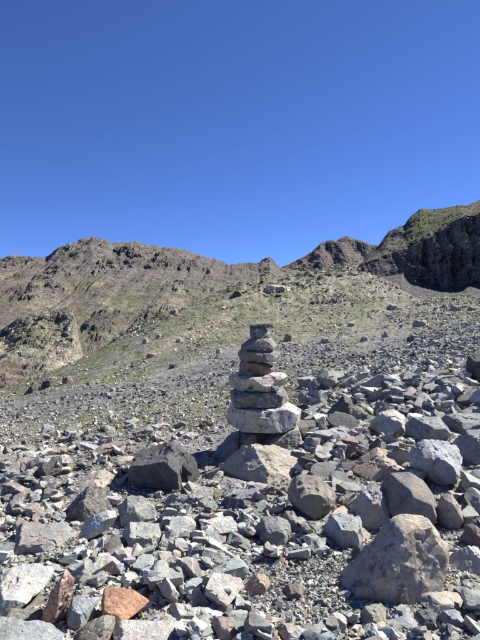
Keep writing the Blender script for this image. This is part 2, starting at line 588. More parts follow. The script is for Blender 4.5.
# left mountain with its reddish shoulder
MSK = ([-150, 0, 30, 44, 50, 57, 71, 80, 92, 104, 111, 119, 138, 160, 177, 204, 230, 245, 259, 270, 280, 300, 330],
       [262, 259.5, 258, 258.5, 255, 249, 244, 240, 236.5, 239.5, 244, 243.4, 242.6, 246.7, 249, 257.7, 265.6, 264, 263.5, 258.6, 268, 272, 276])
def m_crag(v, px, y):
    """where bare crags break through the scree"""
    n = fbm(v * np.array([0.016, 0.006, 0.020]), 5, 73)
    hi = 0.30 * (1 - sstep(244, 268, y)) - 0.22 * sstep(286, 310, y)
    return sstep(.02, .24, n + hi - 0.10)
def m_disp(v, px, y, t):
    p = v * np.array([0.010, 0.006, 0.013])
    top = sstep(1.6, 3.0, t) * (1 - sstep(3.0, 3.3, t) * 0.4)
    r = ridged(p, 6, 61, 0.55)
    f = fbm(v * 0.03, 5, 62)
    v = v.copy()
    a = 5 + 14 * top
    edge = 1 - 0.65 * np.exp(-((t - 3.0) / 0.12) ** 2)
    v[..., 2] += a * (r * 0.75 + f * 0.5) * edge * 0.75
    v[..., 1] += 22 * ridged(v * np.array([0.016, 0.0, 0.004]), 5, 63) * edge
    cr = m_crag(v, px, y)
    v[..., 2] += (5.0 * ridged(v * np.array([0.055, 0.02, 0.05]), 5, 64, 0.6) + 1.0) * cr * (0.35 + 0.65 * edge)
    v[..., 1] -= 9.0 * ridged(v * np.array([0.07, 0.0, 0.05]), 4, 65, 0.6) * cr * edge
    v[..., 2] += 1.6 * ridged(v * np.array([0.16, 0.05, 0.12]), 3, 66) * (0.25 + top)
    return v
def m_tint(v, px, y, t):
    n1 = fbm(v * np.array([0.008, 0.004, 0.012]), 5, 71)
    n2 = fbm(v * np.array([0.03, 0.01, 0.04]), 5, 72)
    scree = np.array([0.185, 0.168, 0.152])
    c = np.broadcast_to(scree, v.shape).copy()
    c = lerp3(c, (0.225, 0.182, 0.150), sstep(.0, .4, n1) * 0.6)
    low = sstep(262, 305, y + 16 * n1)
    c = lerp3(c, (0.25, 0.235, 0.16), low * np.clip(0.75 + n2, 0, 1))
    c = lerp3(c, (0.165, 0.175, 0.095), low * sstep(.0, .3, n2) * 0.7)
    red = (1 - sstep(40, 85, px)) * sstep(262, 280, y)
    c = lerp3(c, (0.22, 0.180, 0.150), red * np.clip(.65 + n2, 0, 1))
    gully = np.exp(-((px - (62 - 0.35 * (y - 270))) / 8) ** 2) * sstep(255, 268, y) * (1 - sstep(305, 320, y))
    c = lerp3(c, (0.195, 0.185, 0.175), gully * 0.8)
    crag = m_crag(v, px, y)
    c = lerp3(c, lerp3(np.broadcast_to(np.array([0.135, 0.13, 0.118]), v.shape), (0.26, 0.245, 0.20), sstep(-.1, .3, n2)), crag * 0.85)
    pale = sstep(.22, .34, fbm(v * np.array([0.04, 0.012, 0.05]) + 5, 5, 74)) * sstep(262, 292, y)
    return lerp3(c, (0.33, 0.30, 0.23), pale * 0.8)
DM = ([-150, 0, 92, 200, 280, 330], [880, 900, 950, 1080, 1150, 1180])
sheet('mountain', 'brown craggy mountain with grey scree gullies on the left skyline', -150, 330, 480,
      [(300, 420), (420, 352), (620, ([-150, 0, 60, 120, 200, 330], [304, 300, 296, 292, 296, 300])), (DM, MSK),
       (1500, 330), (1900, 420)], [20, 80, 150, 8, 3], far_mat, m_disp, m_tint, lambda v, px, y, t: 0.15 + 0.36 * m_crag(v, px, y) * (t < 3))

# twin peak further right
PSK = ([250, 262, 271, 280, 292, 303, 312, 321, 326, 330, 337, 342, 347.5, 353, 359, 366, 371, 385, 420, 480],
       [282, 276, 272, 268.5, 263, 258, 252.7, 244, 242, 241, 241.5, 238.5, 236.7, 238.5, 241, 242, 245, 247, 252, 262])
def p_disp(v, px, y, t):
    v = v.copy()
    edge = 1 - 0.75 * np.exp(-((t - 2.0) / 0.12) ** 2)
    v[..., 1] += 45 * ridged(v * np.array([0.012, 0.0, 0.004]), 5, 81) * edge
    v[..., 2] += 12 * ridged(v * np.array([0.014, 0.005, 0.014]), 5, 82) * edge * sstep(0.4, 1.6, t)
    v[..., 2] += 2.0 * ridged(v * np.array([0.05, 0.01, 0.03]), 3, 83)
    return v
def p_tint(v, px, y, t):
    n1 = fbm(v * np.array([0.008, 0.003, 0.010]), 5, 84)
    c = np.broadcast_to(np.array([0.175, 0.158, 0.148]), v.shape).copy()
    c = lerp3(c, (0.225, 0.180, 0.155), sstep(-.1, .35, n1) * sstep(240, 268, y))
    c = lerp3(c, (0.090, 0.086, 0.084), sstep(0, .3, -n1) * 0.7)
    return lerp3(c, (0.20, 0.20, 0.12), sstep(262, 285, y) * 0.6)
sheet('peak', 'distant brown twin peak in the dip of the skyline', 240, 490, 240,
      [(760, 330), (1000, 290), (1300, PSK), (1700, 340)], [20, 90, 8], far_mat, p_disp, p_tint, lambda v, px, y, t: 0.45 * (t < 1.95) * 0.7 + 0.1)

# pale rock bluff on the left, beyond the gully
BTOP = ([-150, -40, 0, 12, 20, 30, 40, 50, 60, 66, 72, 75, 78, 81, 85, 92, 100],
        [345, 336, 331, 322, 317, 315, 312.5, 312, 309.5, 308, 310, 320, 338, 356, 376, 398, 420])
BT = (BTOP[0], [a + 10 for a in BTOP[1]])
def b_disp(v, px, y, t):
    v = v.copy()
    edge = 1 - 0.7 * np.exp(-((t - 3.0) / 0.2) ** 2)
    p = v * np.array([0.05, 0.03, 0.07])
    v[..., 1] += (3.4 * ridged(p, 6, 91, 0.55) + 1.8 * ridged(v * np.array([0.22, 0.1, 0.1]), 4, 92)) * edge * sstep(0.5, 1.2, t)
    v[..., 2] += (1.4 * ridged(p * 1.6, 5, 93) + 0.6 * ridged(v * 0.35, 4, 94)) * edge * sstep(0.5, 1.2, t)
    return v
def b_tint(v, px, y, t):
    n1 = fbm(v * np.array([0.045, 0.02, 0.06]), 5, 95)
    n2 = fbm(v * np.array([0.16, 0.08, 0.2]), 5, 96)
    c = np.broadcast_to(np.array([0.34, 0.325, 0.255]), v.shape).copy()
    c = lerp3(c, (0.22, 0.22, 0.13), sstep(.05, .35, n1) * 0.7)
    c = lerp3(c, (0.40, 0.36, 0.27), sstep(.1, .32, n2) * 0.8)
    c = lerp3(c, (0.16, 0.15, 0.13), sstep(.14, .32, -n2) * 0.6)
    red = (1 - sstep(18, 40, px)) * sstep(352, 368, y + 10 * n1)
    c = lerp3(c, (0.23, 0.185, 0.155), red * 0.75)
    base = sstep(372, 384, y + 8 * n2) * sstep(20, 34, px)
    return lerp3(c, (0.15, 0.15, 0.09), base * 0.6)
sheet('rock_bluff', 'pale tan rock bluff with green ledges beyond the gully on the left', -150, 100, 300,
      [(96, 425), (108, 392), (126, ([-150, 0, 40, 80, 100], [365, 362, 358, 375, 395])), (150, BTOP), (200, ([-150, 60, 76, 100], [350, 345, 395, 440])), (260, 440)],
      [16, 40, 90, 12, 6], mid_mat, b_disp, b_tint, lambda v, px, y, t: 0.28 + 0 * t)

# dark cliff on the right, scree fan at its foot, turf on its shoulder
CSK = ([355, 366, 376, 381, 385, 390, 397, 405, 408, 412, 420, 435, 450, 467, 480, 520, 700],
       [268, 258, 249, 243, 237, 231, 227.5, 225, 220, 215, 209, 209.5, 207, 205, 200.5, 190, 168])
CBASE = ([355, 380, 395, 402, 411, 425, 440, 455, 462, 467, 480, 520, 700],
         [288, 279, 274, 272, 281, 284, 287.5, 288, 286, 282, 284, 286, 290])
CTOP = ([355, 370, 385, 399, 410, 425, 442, 460, 472, 480, 520, 700],
        [272, 262, 256, 252, 249, 240, 230, 217, 219, 216, 208, 195])
def c_disp(v, px, y, t):
    v = v.copy()
    face = sstep(1.75, 2.05, t) * (1 - sstep(3.0, 3.35, t))
    shape = sstep(396, 412, px)
    rib = ridged(np.stack([px * 0.060 + 0.30 * t, t * 0.5, t * 0], -1), 5, 101, 0.55)
    fine = ridged(v * np.array([0.11, 0.03, 0.10]), 5, 102, 0.6)
    v[..., 1] -= (13.0 * rib + 6.5 * fine) * face * (0.25 + 0.75 * shape)
    edge = 1 - 0.7 * np.exp(-((t - 4.0) / 0.15) ** 2)
    v[..., 2] += (1.6 * ridged(v * np.array([0.07, 0.04, 0.07]), 5, 103)) * sstep(2.6, 3.2, t) * edge
    v[..., 2] += 0.7 * fbm(v * 0.12, 4, 104) * (1 - sstep(1.6, 2.0, t))
    left = (1 - sstep(398, 412, px)) * sstep(2.2, 3.2, t)
    v[..., 1] += 4 * ridged(v * np.array([0.06, 0.02, 0.05]), 5, 105) * left * edge
    return v
def c_tint(v, px, y, t):
    n1 = fbm(v * np.array([0.03, 0.015, 0.035]), 5, 106)
    n2 = fbm(v * np.array([0.12, 0.05, 0.14]), 5, 107)
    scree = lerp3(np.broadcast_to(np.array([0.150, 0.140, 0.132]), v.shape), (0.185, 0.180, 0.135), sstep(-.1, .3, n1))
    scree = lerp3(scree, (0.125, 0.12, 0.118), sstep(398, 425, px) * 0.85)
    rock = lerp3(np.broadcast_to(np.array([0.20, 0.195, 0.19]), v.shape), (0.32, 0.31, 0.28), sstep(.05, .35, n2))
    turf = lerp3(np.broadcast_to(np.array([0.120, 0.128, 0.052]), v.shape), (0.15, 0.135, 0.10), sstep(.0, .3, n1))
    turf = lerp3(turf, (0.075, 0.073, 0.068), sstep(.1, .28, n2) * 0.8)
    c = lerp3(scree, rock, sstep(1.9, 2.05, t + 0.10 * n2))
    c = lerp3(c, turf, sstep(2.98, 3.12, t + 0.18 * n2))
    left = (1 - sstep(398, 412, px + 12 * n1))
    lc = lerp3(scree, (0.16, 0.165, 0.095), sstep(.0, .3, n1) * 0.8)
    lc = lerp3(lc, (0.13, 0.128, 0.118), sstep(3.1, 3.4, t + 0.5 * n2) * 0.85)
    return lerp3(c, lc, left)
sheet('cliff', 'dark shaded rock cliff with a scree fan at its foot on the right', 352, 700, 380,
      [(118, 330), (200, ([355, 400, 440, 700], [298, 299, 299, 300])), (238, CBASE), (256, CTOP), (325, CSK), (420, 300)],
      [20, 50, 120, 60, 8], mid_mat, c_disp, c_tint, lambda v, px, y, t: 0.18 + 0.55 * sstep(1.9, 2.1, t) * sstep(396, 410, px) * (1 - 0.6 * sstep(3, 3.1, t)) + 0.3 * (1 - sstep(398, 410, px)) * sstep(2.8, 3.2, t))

# ================================================================ the stones
def project(p):
    return 240 + FP * p[0] / p[1], HOR - FP * (p[2] - EYE) / p[1]

_DS = np.geomspace(1.2, 400, 260)
def spot(px, py, far=400.0):
    """where the sight line through a photo point meets the ground"""
    ds = _DS[_DS <= far]
    for it in range(2):
        X = (px - 240) / FP * ds
        z = EYE + ds * (HOR - py) / FP
        g = ground_z(X, ds)
        k = int(np.argmax(z <= g))
        if z[k] > g[k]:
            k = len(ds) - 1
        if it == 0:
            ds = np.linspace(ds[max(k - 1, 0)], ds[k], 24)
    return X[k], ds[k], g[k]

# a height map of everything laid down so far, so that stones rest on stones
HX0, HY0, HRES, HNX, HNY = -6.0, 1.4, 0.02, 700, 560
_hx = HX0 + (np.arange(HNX) + .5) * HRES
_hy = HY0 + (np.arange(HNY) + .5) * HRES
_HXX, _HYY = np.meshgrid(_hx, _hy)
HG = ground_z(_HXX, _HYY)
HM = HG.copy()
LOOSE = HG.copy()
HERO_ALL = np.zeros(HM.shape, bool)
HERO = np.zeros(HM.shape, bool)      # where singled-out boulders stand

def hm_window(x, y, r):
    i0, i1 = int((x - r - HX0) / HRES), int((x + r - HX0) / HRES) + 2
    j0, j1 = int((y - r - HY0) / HRES), int((y + r - HY0) / HRES) + 2
    i0, i1, j0, j1 = max(i0, 0), min(i1, HNX), max(j0, 0), min(j1, HNY)
    if i1 - i0 < 1 or j1 - j0 < 1:
        return None
    return slice(j0, j1), slice(i0, i1)

def hm_foot(x, y, a, b, rot):
    w_ = hm_window(x, y, max(a, b))
    if w_ is None:
        return None, None
    dx, dy = _HXX[w_] - x, _HYY[w_] - y
    u = (dx * math.cos(rot) + dy * math.sin(rot)) / a
    v = (-dx * math.sin(rot) + dy * math.cos(rot)) / b
    return w_, u * u + v * v

def hm_add(x, y, a, b, rot, zc, c, hero=False):
    w_, q = hm_foot(x, y, a, b, rot)
    if w_ is None:
        return
    top = zc + c * np.sqrt(np.clip(1 - q, 0, 1))
    h = HM[w_]
    m = (q < 1) & (top > h)
    h[m] = top[m]
    if hero:
        HERO[w_] |= q < 0.62
        HERO_ALL[w_] |= q < 0.9
    else:
        m2 = (q < 1) & (top > LOOSE[w_])
        LOOSE[w_][m2] = top[m2]

MATS = {}
def stone_mat(kind):
    if kind not in MATS:
        kw = dict(plain=dict(vary=0.42, bump=0.7, crack=0.35),
                  grit=dict(vary=0.5, bump=0.9, pore=0.4),
                  dark=dict(vary=0.4, bump=0.8, lichen=0.3, lichen_col=(0.20, 0.205, 0.20), crack=0.3),
                  lichen=dict(vary=0.45, bump=0.8, lichen=0.7, lichen_col=(0.45, 0.45, 0.41), crack=0.3),
                  mottled=dict(vary=0.5, bump=0.9, pore=0.3, dark=0.6, lichen=0.75, lichen_col=(0.52, 0.47, 0.40), crack=0.35, scale=0.7),
                  black_spot=dict(vary=0.45, bump=0.8, dark=0.85, lichen=0.6, lichen_col=(0.50, 0.48, 0.44), crack=0.3, scale=0.8),
                  rusty=dict(vary=0.45, bump=0.8, stain=0.55, stain_col=(0.24, 0.13, 0.08), crack=0.3),
                  orange=dict(vary=0.45, bump=0.9, pore=0.4, stain=0.6, stain_col=(0.26, 0.15, 0.10), dark=0.15),
                  quartz=dict(vary=0.5, bump=0.9, veins=0.7, stain=0.5, stain_col=(0.36, 0.32, 0.28)),
                  crystal=dict(vary=0.6, bump=1.0, pore=0.8, lichen=0.95, lichen_col=(0.60, 0.50, 0.42),
                               dark=0.5, scale=0.9),
                  veined=dict(vary=0.4, bump=0.7, veins=0.5, crack=0.3))[kind]
        MATS[kind] = rock_material('stone_' + kind, 'object', **kw)
    return MATS[kind]

def outline_rock(poly, wid, dep, hei, rng, front=0.75, topdrop=0.3, level=4, amp=0.025, chips=0.03,
                 strata=0.0, sharp=140.0, cuts=4, fronts=None, ledge=0.045):
    """rock body bounded by cleavage planes: one through every edge of its outline (x 0..1, z 0..1), the
    upper ones sloping toward the viewer, one or two front faces, a back, and a few fractures"""
    P = [(2 * x - 1, 2 * z - 1) for x, z in poly]
    N, H = [], []
    for (xa, za), (xb, zb) in zip(P, P[1:] + P[:1]):
        ex, ez = xb - xa, zb - za
        L = math.hypot(ex, ez)
        if L < 1e-4:
            continue
        nx, nz = -ez / L, ex / L
        if nz < -0.8:
            ny = 0.0
        elif nz > 0.35:
            ny = -topdrop * (0.75 + 0.5 * rng.random())
        else:
            ny = -(1 - front) * (0.6 + 0.8 * rng.random()) + rng.normal(0, .06)
        n = np.array([nx, ny, nz])
        n /= np.linalg.norm(n)
        N.append(n)
        H.append(max(n @ np.array([(xa + xb) / 2, 0.75 if nz > 0.12 else 0.2, (za + zb) / 2]), 0.15))
    for fr in (fronts or [(rng.normal(0, .12), -1, rng.uniform(.0, .3))]):
        n = np.array(fr[:3], float)
        fx = fr[3] if len(fr) > 3 else 0.0          # where along the width that face comes furthest forward
        n /= np.linalg.norm(n)
        N.append(n)
        H.append(max(n @ np.array([fx, -0.95, -0.15]), 0.2))
    n = np.array([rng.normal(0, .15), 1, rng.uniform(.1, .4)])
    n /= np.linalg.norm(n)
    N.append(n)
    H.append(0.92)
    N, H = np.array(N), np.array(H)
    if cuts:
        n = rng.normal(size=(cuts, 3))
        n[:, 1] = -np.abs(n[:, 1]) * .8
        n[:, 2] = n[:, 2] + 0.3
        n /= np.linalg.norm(n, axis=1)[:, None]
        body, _ = facet_body(N, H, 2, sharp)
        sup = (body @ n.T).max(0)
        N, H = np.vstack([N, n]), np.concatenate([H, sup * rng.uniform(.82, .95, cuts)])
    v, f = facet_body(N, H, level, sharp, rng, 0.015)
    v = v * np.array([wid / 2, dep / 2, hei / 2])
    size = (wid * dep * hei) ** (1 / 3)
    ctr = v.mean(0)
    v = roughen(v - ctr, size, rng, amp, strata, chips, ledge) + ctr
    # give back the exact width and height
    lo, hi = v.min(0), v.max(0)
    v = (v - (lo + hi) / 2) * (np.array([wid, dep, hei]) / (hi - lo))
    v[:, 2] += hei / 2
    return v, f

BLOCK = [(0.02, 0), (0, .60), (.14, .90), (.80, 1), (1, .62), (.95, 0)]
ROUND = [(.12, 0), (0, .40), (.20, .90), (.62, 1), (.95, .68), (1, .3), (.88, 0)]
SLAB = [(.05, .05), (0, .65), (.10, 1), (.92, .93), (1, .45), (.93, .04)]
WEDGE = [(0, 0), (.03, .28), (.55, 1), (.88, .88), (1, .40), (.95, 0)]

GREY = (0.26, 0.265, 0.265); BLUE = (0.25, 0.275, 0.295); PALE = (0.42, 0.415, 0.40); TAN = (0.33, 0.295, 0.245)
PINK = (0.33, 0.275, 0.25); DARK = (0.085, 0.088, 0.092); MID = (0.185, 0.185, 0.18); OLIVE = (0.22, 0.215, 0.185)
BROWN = (0.20, 0.17, 0.145); WHITE = (0.56, 0.56, 0.54)

TONE = np.array([1.06, 1.04, 0.98])
def tone(c):
    return (*(np.array(c) * TONE), 1)
REFS = []   # (short name, photo x, photo y) of the stones that others are described from
BOXES = []  # photo boxes of the singled-out stones

def boulder(name, label, cat, x0, y0, x1, y1, col, kind, poly=BLOCK, ref=None, deep=0.8, seed=1, sink=0.12, level=4,
            turn=0.0, group=None, lift=0.0, **kw):
    rng = np.random.default_rng(seed * 101 + 7)
    cx = (x0 + x1) / 2
    gx, df, gz = spot(cx, y1)
    df -= lift * df * FP / FP / 3
    wid = (x1 - x0) * df / FP
    for _ in range(3):
        dep = deep * wid
        dc = df + dep * 0.45
        wid = (x1 - x0) * dc / FP
    dep = deep * wid
    X = (cx - 240) / FP * dc
    zb = float(ground_z(X, df)) + lift
    dt = dc + dep * 0.08
    zt = EYE - dt * (y0 - HOR) / FP
    hei = max(zt - zb, 0.16 * wid, 0.05)
    s = sink * hei
    v, f = outline_rock(poly, wid, dep, hei + s, rng, level=level, **kw)
    o = link(name, mesh_from(name, v, f, smooth='facets'), stone_mat(kind), None, (X, dc, zb - s), label=label, category=cat, group=group)
    o.rotation_euler = (0, 0, R(turn))
    o.color = tone(col)
    hm_add(X, dc, wid * .5, dep * .5, 0, zb + hei * 0.35, hei * 0.55, True)
    if ref:
        REFS.append((ref, cx, (y0 + y1) / 2))
    BOXES.append((x0, y0, x1, y1, df))
    return o

# ---------------------------------------------------------------- the cairn
CAIRN_D = 5.75
cz = lambda y, d=CAIRN_D: EYE - d * (y - HOR) / FP
cairn_x = (262 - 240) / FP * CAIRN_D
cairn = link('cairn', None, None, None, (cairn_x, CAIRN_D, float(ground_z(cairn_x, CAIRN_D))),
             label='tall cairn of balanced flat stones standing on the scree', category='cairn')
REFS.append(('the cairn', 262, 400))
BOXES.append((222, 322, 305, 455, 5.3))
def cairn_stone(label, x0, y0, x1, y1, col, kind, poly, deep=0.75, seed=1, dd=0.0, **kw):
    rng = np.random.default_rng(seed * 31 + 5)
    name = ('wedge_stone' if 'wedged' in label else 'capstone' if 'capstone' in label else 'base_stone' if 'under the' in label else 'slab' if 'slab' in label else 'stone')
    d = CAIRN_D + dd
    wid = (x1 - x0) * d / FP
    zb, zt = cz(y1, d), cz(y0, d)
    dep = min(deep * wid, 0.62)
    kw.setdefault('topdrop', 0.16)
    kw.setdefault('cuts', 2)
    kw.setdefault('amp', 0.014)
    kw.setdefault('ledge', 0.02)
    kw.setdefault('chips', 0.018)
    kw.setdefault('fronts', [(rng.uniform(-.35, .0), -1, rng.uniform(-.40, -.15)), (.60, -.8, rng.uniform(-.05, .2))])
    kw.setdefault('front', 0.80)
    poly = [(0.5 + (x - .5) * (0.98 if z < .05 else 1.0), z) for x, z in poly]
    v, f = outline_rock(poly, wid, dep, zt - zb + 0.008, rng, **kw)
    b = cairn.location
    o = link(name, mesh_from(name, v, f, smooth='facets'), stone_mat(kind), cairn,
             (((x0 + x1) / 2 - 240) / FP * d - b.x, d - b.y, zb - 0.006 - b.z), label=label)
    o.color = tone(col)
    return o
cairn_stone('pale grey block under the big slab', 258, 426, 304, 456, (0.27, 0.265, 0.25), 'lichen',
            [(0, .1), (.02, .55), (.3, .75), (.55, .98), (.9, 1), (1, .55), (.97, 0), (.4, 0)], 0.9, 2, -0.02, strata=0.02)
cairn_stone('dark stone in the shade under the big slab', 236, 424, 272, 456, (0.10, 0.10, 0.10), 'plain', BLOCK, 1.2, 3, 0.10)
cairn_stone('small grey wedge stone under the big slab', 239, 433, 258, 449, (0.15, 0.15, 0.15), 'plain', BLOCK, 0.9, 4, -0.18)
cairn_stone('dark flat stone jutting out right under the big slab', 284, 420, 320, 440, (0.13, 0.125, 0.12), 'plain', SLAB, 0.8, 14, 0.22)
cairn_stone('big pale slab, the widest of the cairn', 225, 403.5, 304, 428.5, (0.48, 0.46, 0.43), 'black_spot',
            [(.08, .0), (.0, .55), (.05, 1), (.84, .97), (1, .68), (.96, .14), (.84, .0)], 0.75, 5,
            level=5, chips=0.025)
cairn_stone('dark slab with a pale right end', 230, 388, 291, 404.5, (0.20, 0.20, 0.19), 'black_spot',
            [(.05, .0), (0, .6), (.04, 1), (.95, 1), (1, .60), (.96, 0)], 0.85, 6, strata=0.02, chips=0.03)
cairn_stone('flat pinkish slab with white and black patches', 228, 372.5, 289, 389, (0.48, 0.43, 0.39), 'black_spot',
            [(.03, .0), (0, .85), (.05, 1), (.97, .95), (1, .85), (.82, .08), (.7, 0)], 0.8, 7, strata=0.02)
cairn_stone('reddish rounded stone', 239, 360, 275, 373.5, (0.24, 0.165, 0.135), 'grit',
            [(.03, .0), (0, .6), (.03, 1), (.55, 1), (1, .55), (.97, .0)], 0.8, 8, topdrop=0.22, cuts=3)
cairn_stone('grey overhanging flat stone', 237.5, 348.5, 281.5, 361, (0.20, 0.20, 0.195), 'grit',
            [(.06, .0), (0, .50), (.06, 1), (.80, 1), (1, .65), (.92, .0)], 0.8, 9, strata=0.02, topdrop=0.22, cuts=3)
cairn_stone('mid grey stone with a sloping top', 241, 337, 279, 349.5, (0.23, 0.23, 0.225), 'grit',
            [(.02, .0), (0, .45), (.30, 1), (.85, .97), (1, .40), (.95, 0)], 0.8, 10, topdrop=0.22, cuts=3)
cairn_stone('blocky grey stone near the top', 249.5, 326, 271.5, 338, (0.20, 0.205, 0.21), 'black_spot',
            [(.05, 0), (0, .9), (.2, 1), (.7, 1), (1, .45), (.98, .1)], 0.9, 11, topdrop=0.22, cuts=3)
cairn_stone('thin dark capstone', 249.5, 323.2, 273, 327.2, (0.12, 0.12, 0.122), 'plain',
            [(.0, .0), (.02, .6), (.3, .95), (.95, 1), (1, .4), (.7, 0)], 0.9, 12, level=3)
for i, (x0, y0, x1, y1) in enumerate([(233, 400.5, 243, 405.5), (270, 386.5, 280, 390), (246, 371, 254, 374.5), (262, 347.5, 270, 350.5)]):
    cairn_stone('small chip of stone wedged in a joint of the cairn', x0, y0, x1, y1, (0.22, 0.215, 0.20), 'grit', SLAB, 1.1, 70 + i, -0.20 + 0.04 * i,
                level=2)
hm_add(cairn_x, CAIRN_D, 0.48, 0.36, 0, 0.1, 0.6, True)

# ---------------------------------------------------------------- boulders one can tell apart
boulder('boulder', 'squat charcoal-black boulder with a paler top left of the cairn', 'boulder', 127, 443, 184, 492, (0.105, 0.108, 0.112),
        'dark', [(.0, .0), (.02, .70), (.74, 1), (.97, .80), (.96, .0)], 'the black boulder', 0.75, 21,
        level=5, topdrop=0.26, chips=0.045, front=0.97, turn=-6, cuts=3, sink=0.04, fronts=[(-.42, -1, -.14)])
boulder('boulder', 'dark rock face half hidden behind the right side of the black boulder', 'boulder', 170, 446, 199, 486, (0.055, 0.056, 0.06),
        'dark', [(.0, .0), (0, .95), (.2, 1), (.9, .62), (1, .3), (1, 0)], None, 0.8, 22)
boulder('boulder', 'pale wedge-shaped boulder at the foot of the cairn, dark on its left flank', 'boulder', 216, 447, 304, 484, (0.37, 0.345, 0.30),
        'plain', [(.0, .05), (.02, .2), (.25, .75), (.42, 1), (.7, .88), (.97, .68), (1, .4), (.93, 0)], 'the wedge boulder under the cairn', 0.55, 23,
        level=5, topdrop=0.5, front=0.8, cuts=3, fronts=[(-.75, -.7, .12), (.30, -.75, .55)])
boulder('boulder', 'tilted grey slab leaning against the left foot of the cairn', 'boulder', 213, 431, 243, 460, (0.21, 0.205, 0.20), 'plain',
        [(.0, .0), (.02, .25), (.6, .85), (.95, 1), (1, .5), (.95, 0)], None, 0.7, 24)
boulder('boulder', 'angular boulder with a pale bluish top and dark front on the right bank', 'boulder', 413, 441, 471, 490, (0.33, 0.35, 0.375),
        'plain', [(.3, .0), (.0, .45), (.0, .85), (.2, 1), (.6, .97), (.88, .78), (1, .5), (.85, .2), (.62, .0)], 'the blue-topped boulder', 0.85, 25,
        level=5, topdrop=0.42, chips=0.06, sink=0.02, front=0.7, cuts=5, fronts=[(-.7, -.7, -.1), (.25, -.9, .1)])
boulder('boulder', 'smooth rounded brown-grey boulder below the blue-topped one', 'boulder', 377, 474, 444, 531, (0.215, 0.205, 0.19), 'plain',
        [(.2, 0), (.0, .3), (.03, .65), (.16, .95), (.5, 1), (.75, .85), (.96, .5), (1, .35), (.85, .0)], 'the smooth rounded boulder', 0.7, 26,
        level=5, topdrop=0.30, chips=0.012, amp=0.03, ledge=0.0, sharp=45, cuts=3, front=0.8)
boulder('boulder', 'big mottled sandy boulder with a pitted lit face in the lower right', 'boulder', 339, 520, 460, 606, (0.48, 0.43, 0.365),
        'mottled', [(.0, .0), (.02, .09), (.34, .64), (.50, .93), (.60, 1), (.86, .98), (.985, .70), (1, .38), (.93, .0)],
        'the big mottled boulder', 0.5, 27, level=5, topdrop=0.10, chips=0.02, amp=0.035, sink=0.10, front=0.85, cuts=0, ledge=0.025, sharp=70, fronts=[(-.70, -.70, .02, -.22), (.46, -.78, .34, -.16)])
boulder('stone', 'rusty orange stone on the grey rubble in the lower left', 'stone', 95, 592, 145, 631, (0.47, 0.275, 0.18), 'orange',
        [(.2, .0), (.0, .55), (.05, .95), (.3, 1), (.75, .9), (1, .6), (.98, .4), (.62, .0)], 'the orange stone', 0.75, 28, level=5, topdrop=0.35,
        turn=-8, chips=0.02, sharp=18, ledge=0.015, cuts=3)
boulder('stone', 'large flat pale grey slab at the left edge, corner raised', 'slab', -8, 572, 50, 617, (0.40, 0.405, 0.405), 'plain',
        [(.0, .1), (.0, .75), (.08, 1), (.7, 1), (1, .75), (.97, .5), (.4, .0)], 'the pale slab at the left edge', 0.95, 29, level=5, topdrop=0.50, turn=12)
boulder('stone', 'pinkish stone poking out behind the pale slab at the left edge', 'stone', 0, 566, 32, 584, PINK, 'plain', WEDGE, None, 0.7, 30)
boulder('stone', 'upright red and white crystalline shard between the pale slab and the orange stone', 'stone', 44, 570, 72, 626, (0.50, 0.33, 0.26),
        'crystal', [(.05, .0), (.0, .35), (.35, .72), (.75, 1), (1, .92), (.85, .45), (.6, .0)], 'the red-white shard', 0.8, 31, level=5, topdrop=0.12,
        chips=0.07, turn=-10)
boulder('stone', 'grey stone propped against the right side of the red-white shard', 'stone', 62, 598, 95, 631, BLUE, 'plain', ROUND, None, 0.8, 32)
boulder('stone', 'broad blue-grey slab cut by the bottom left corner', 'slab', -12, 621, 62, 662, (0.30, 0.325, 0.33), 'plain', SLAB,
        'the slab in the bottom left corner', 0.7, 33, topdrop=0.4)
boulder('stone', 'pointed olive-brown slab at the bottom edge below the orange stone', 'slab', 70, 619, 113, 655, (0.30, 0.28, 0.235), 'plain',
        [(.0, .0), (.1, .3), (.85, 1), (1, .95), (.9, .2), (.7, 0)], None, 0.8, 34, topdrop=0.3)
boulder('stone', 'wide whitish slab cut by the bottom edge right of the pointed slab', 'slab', 106, 627, 182, 662, (0.42, 0.405, 0.38), 'plain', SLAB,
        'the whitish slab at the bottom edge', 0.75, 35, topdrop=0.4)
boulder('stone', 'small tan stone between the left edge slabs', 'stone', 4, 611, 42, 629, OLIVE, 'grit', SLAB, None, 0.7, 36)
boulder('stone', 'long flat grey slab lying on the rubble at the far left', 'slab', 8, 526, 72, 554, (0.27, 0.265, 0.255), 'plain', SLAB,
        'the long flat grey slab', 0.75, 37, topdrop=0.4)
boulder('stone', 'long whitish stone tilted up below the brown textured rock', 'stone', 76, 511, 116, 541, (0.47, 0.48, 0.48), 'plain',
        [(.0, .0), (.1, .35), (.6, .85), (.9, 1), (1, .8), (.75, .3), (.4, .0)], 'the tilted white stone', 0.6, 38, topdrop=0.3)
boulder('boulder', 'grey-green rounded boulder in front of the black boulder', 'boulder', 114, 497, 157, 527, (0.25, 0.265, 0.26), 'lichen',
        ROUND, 'the grey-green boulder', 0.8, 39, topdrop=0.35)
boulder('boulder', 'knobbly brown-grey rock left of the black boulder', 'boulder', 62, 487, 108, 522, (0.20, 0.19, 0.175), 'mottled',
        WEDGE, 'the knobbly brown rock', 0.8, 40, chips=0.08, topdrop=0.3)
boulder('stone', 'smooth tan slab lying behind the knobbly brown rock', 'slab', 74, 473, 112, 491, (0.36, 0.32, 0.28), 'plain', WEDGE, None, 0.9, 41, topdrop=0.4)
boulder('stone', 'flat pale greenish slab below the grey-green boulder', 'slab', 118, 525, 160, 550, (0.36, 0.375, 0.36), 'plain', SLAB,
        'the pale greenish slab', 0.8, 42, topdrop=0.45)
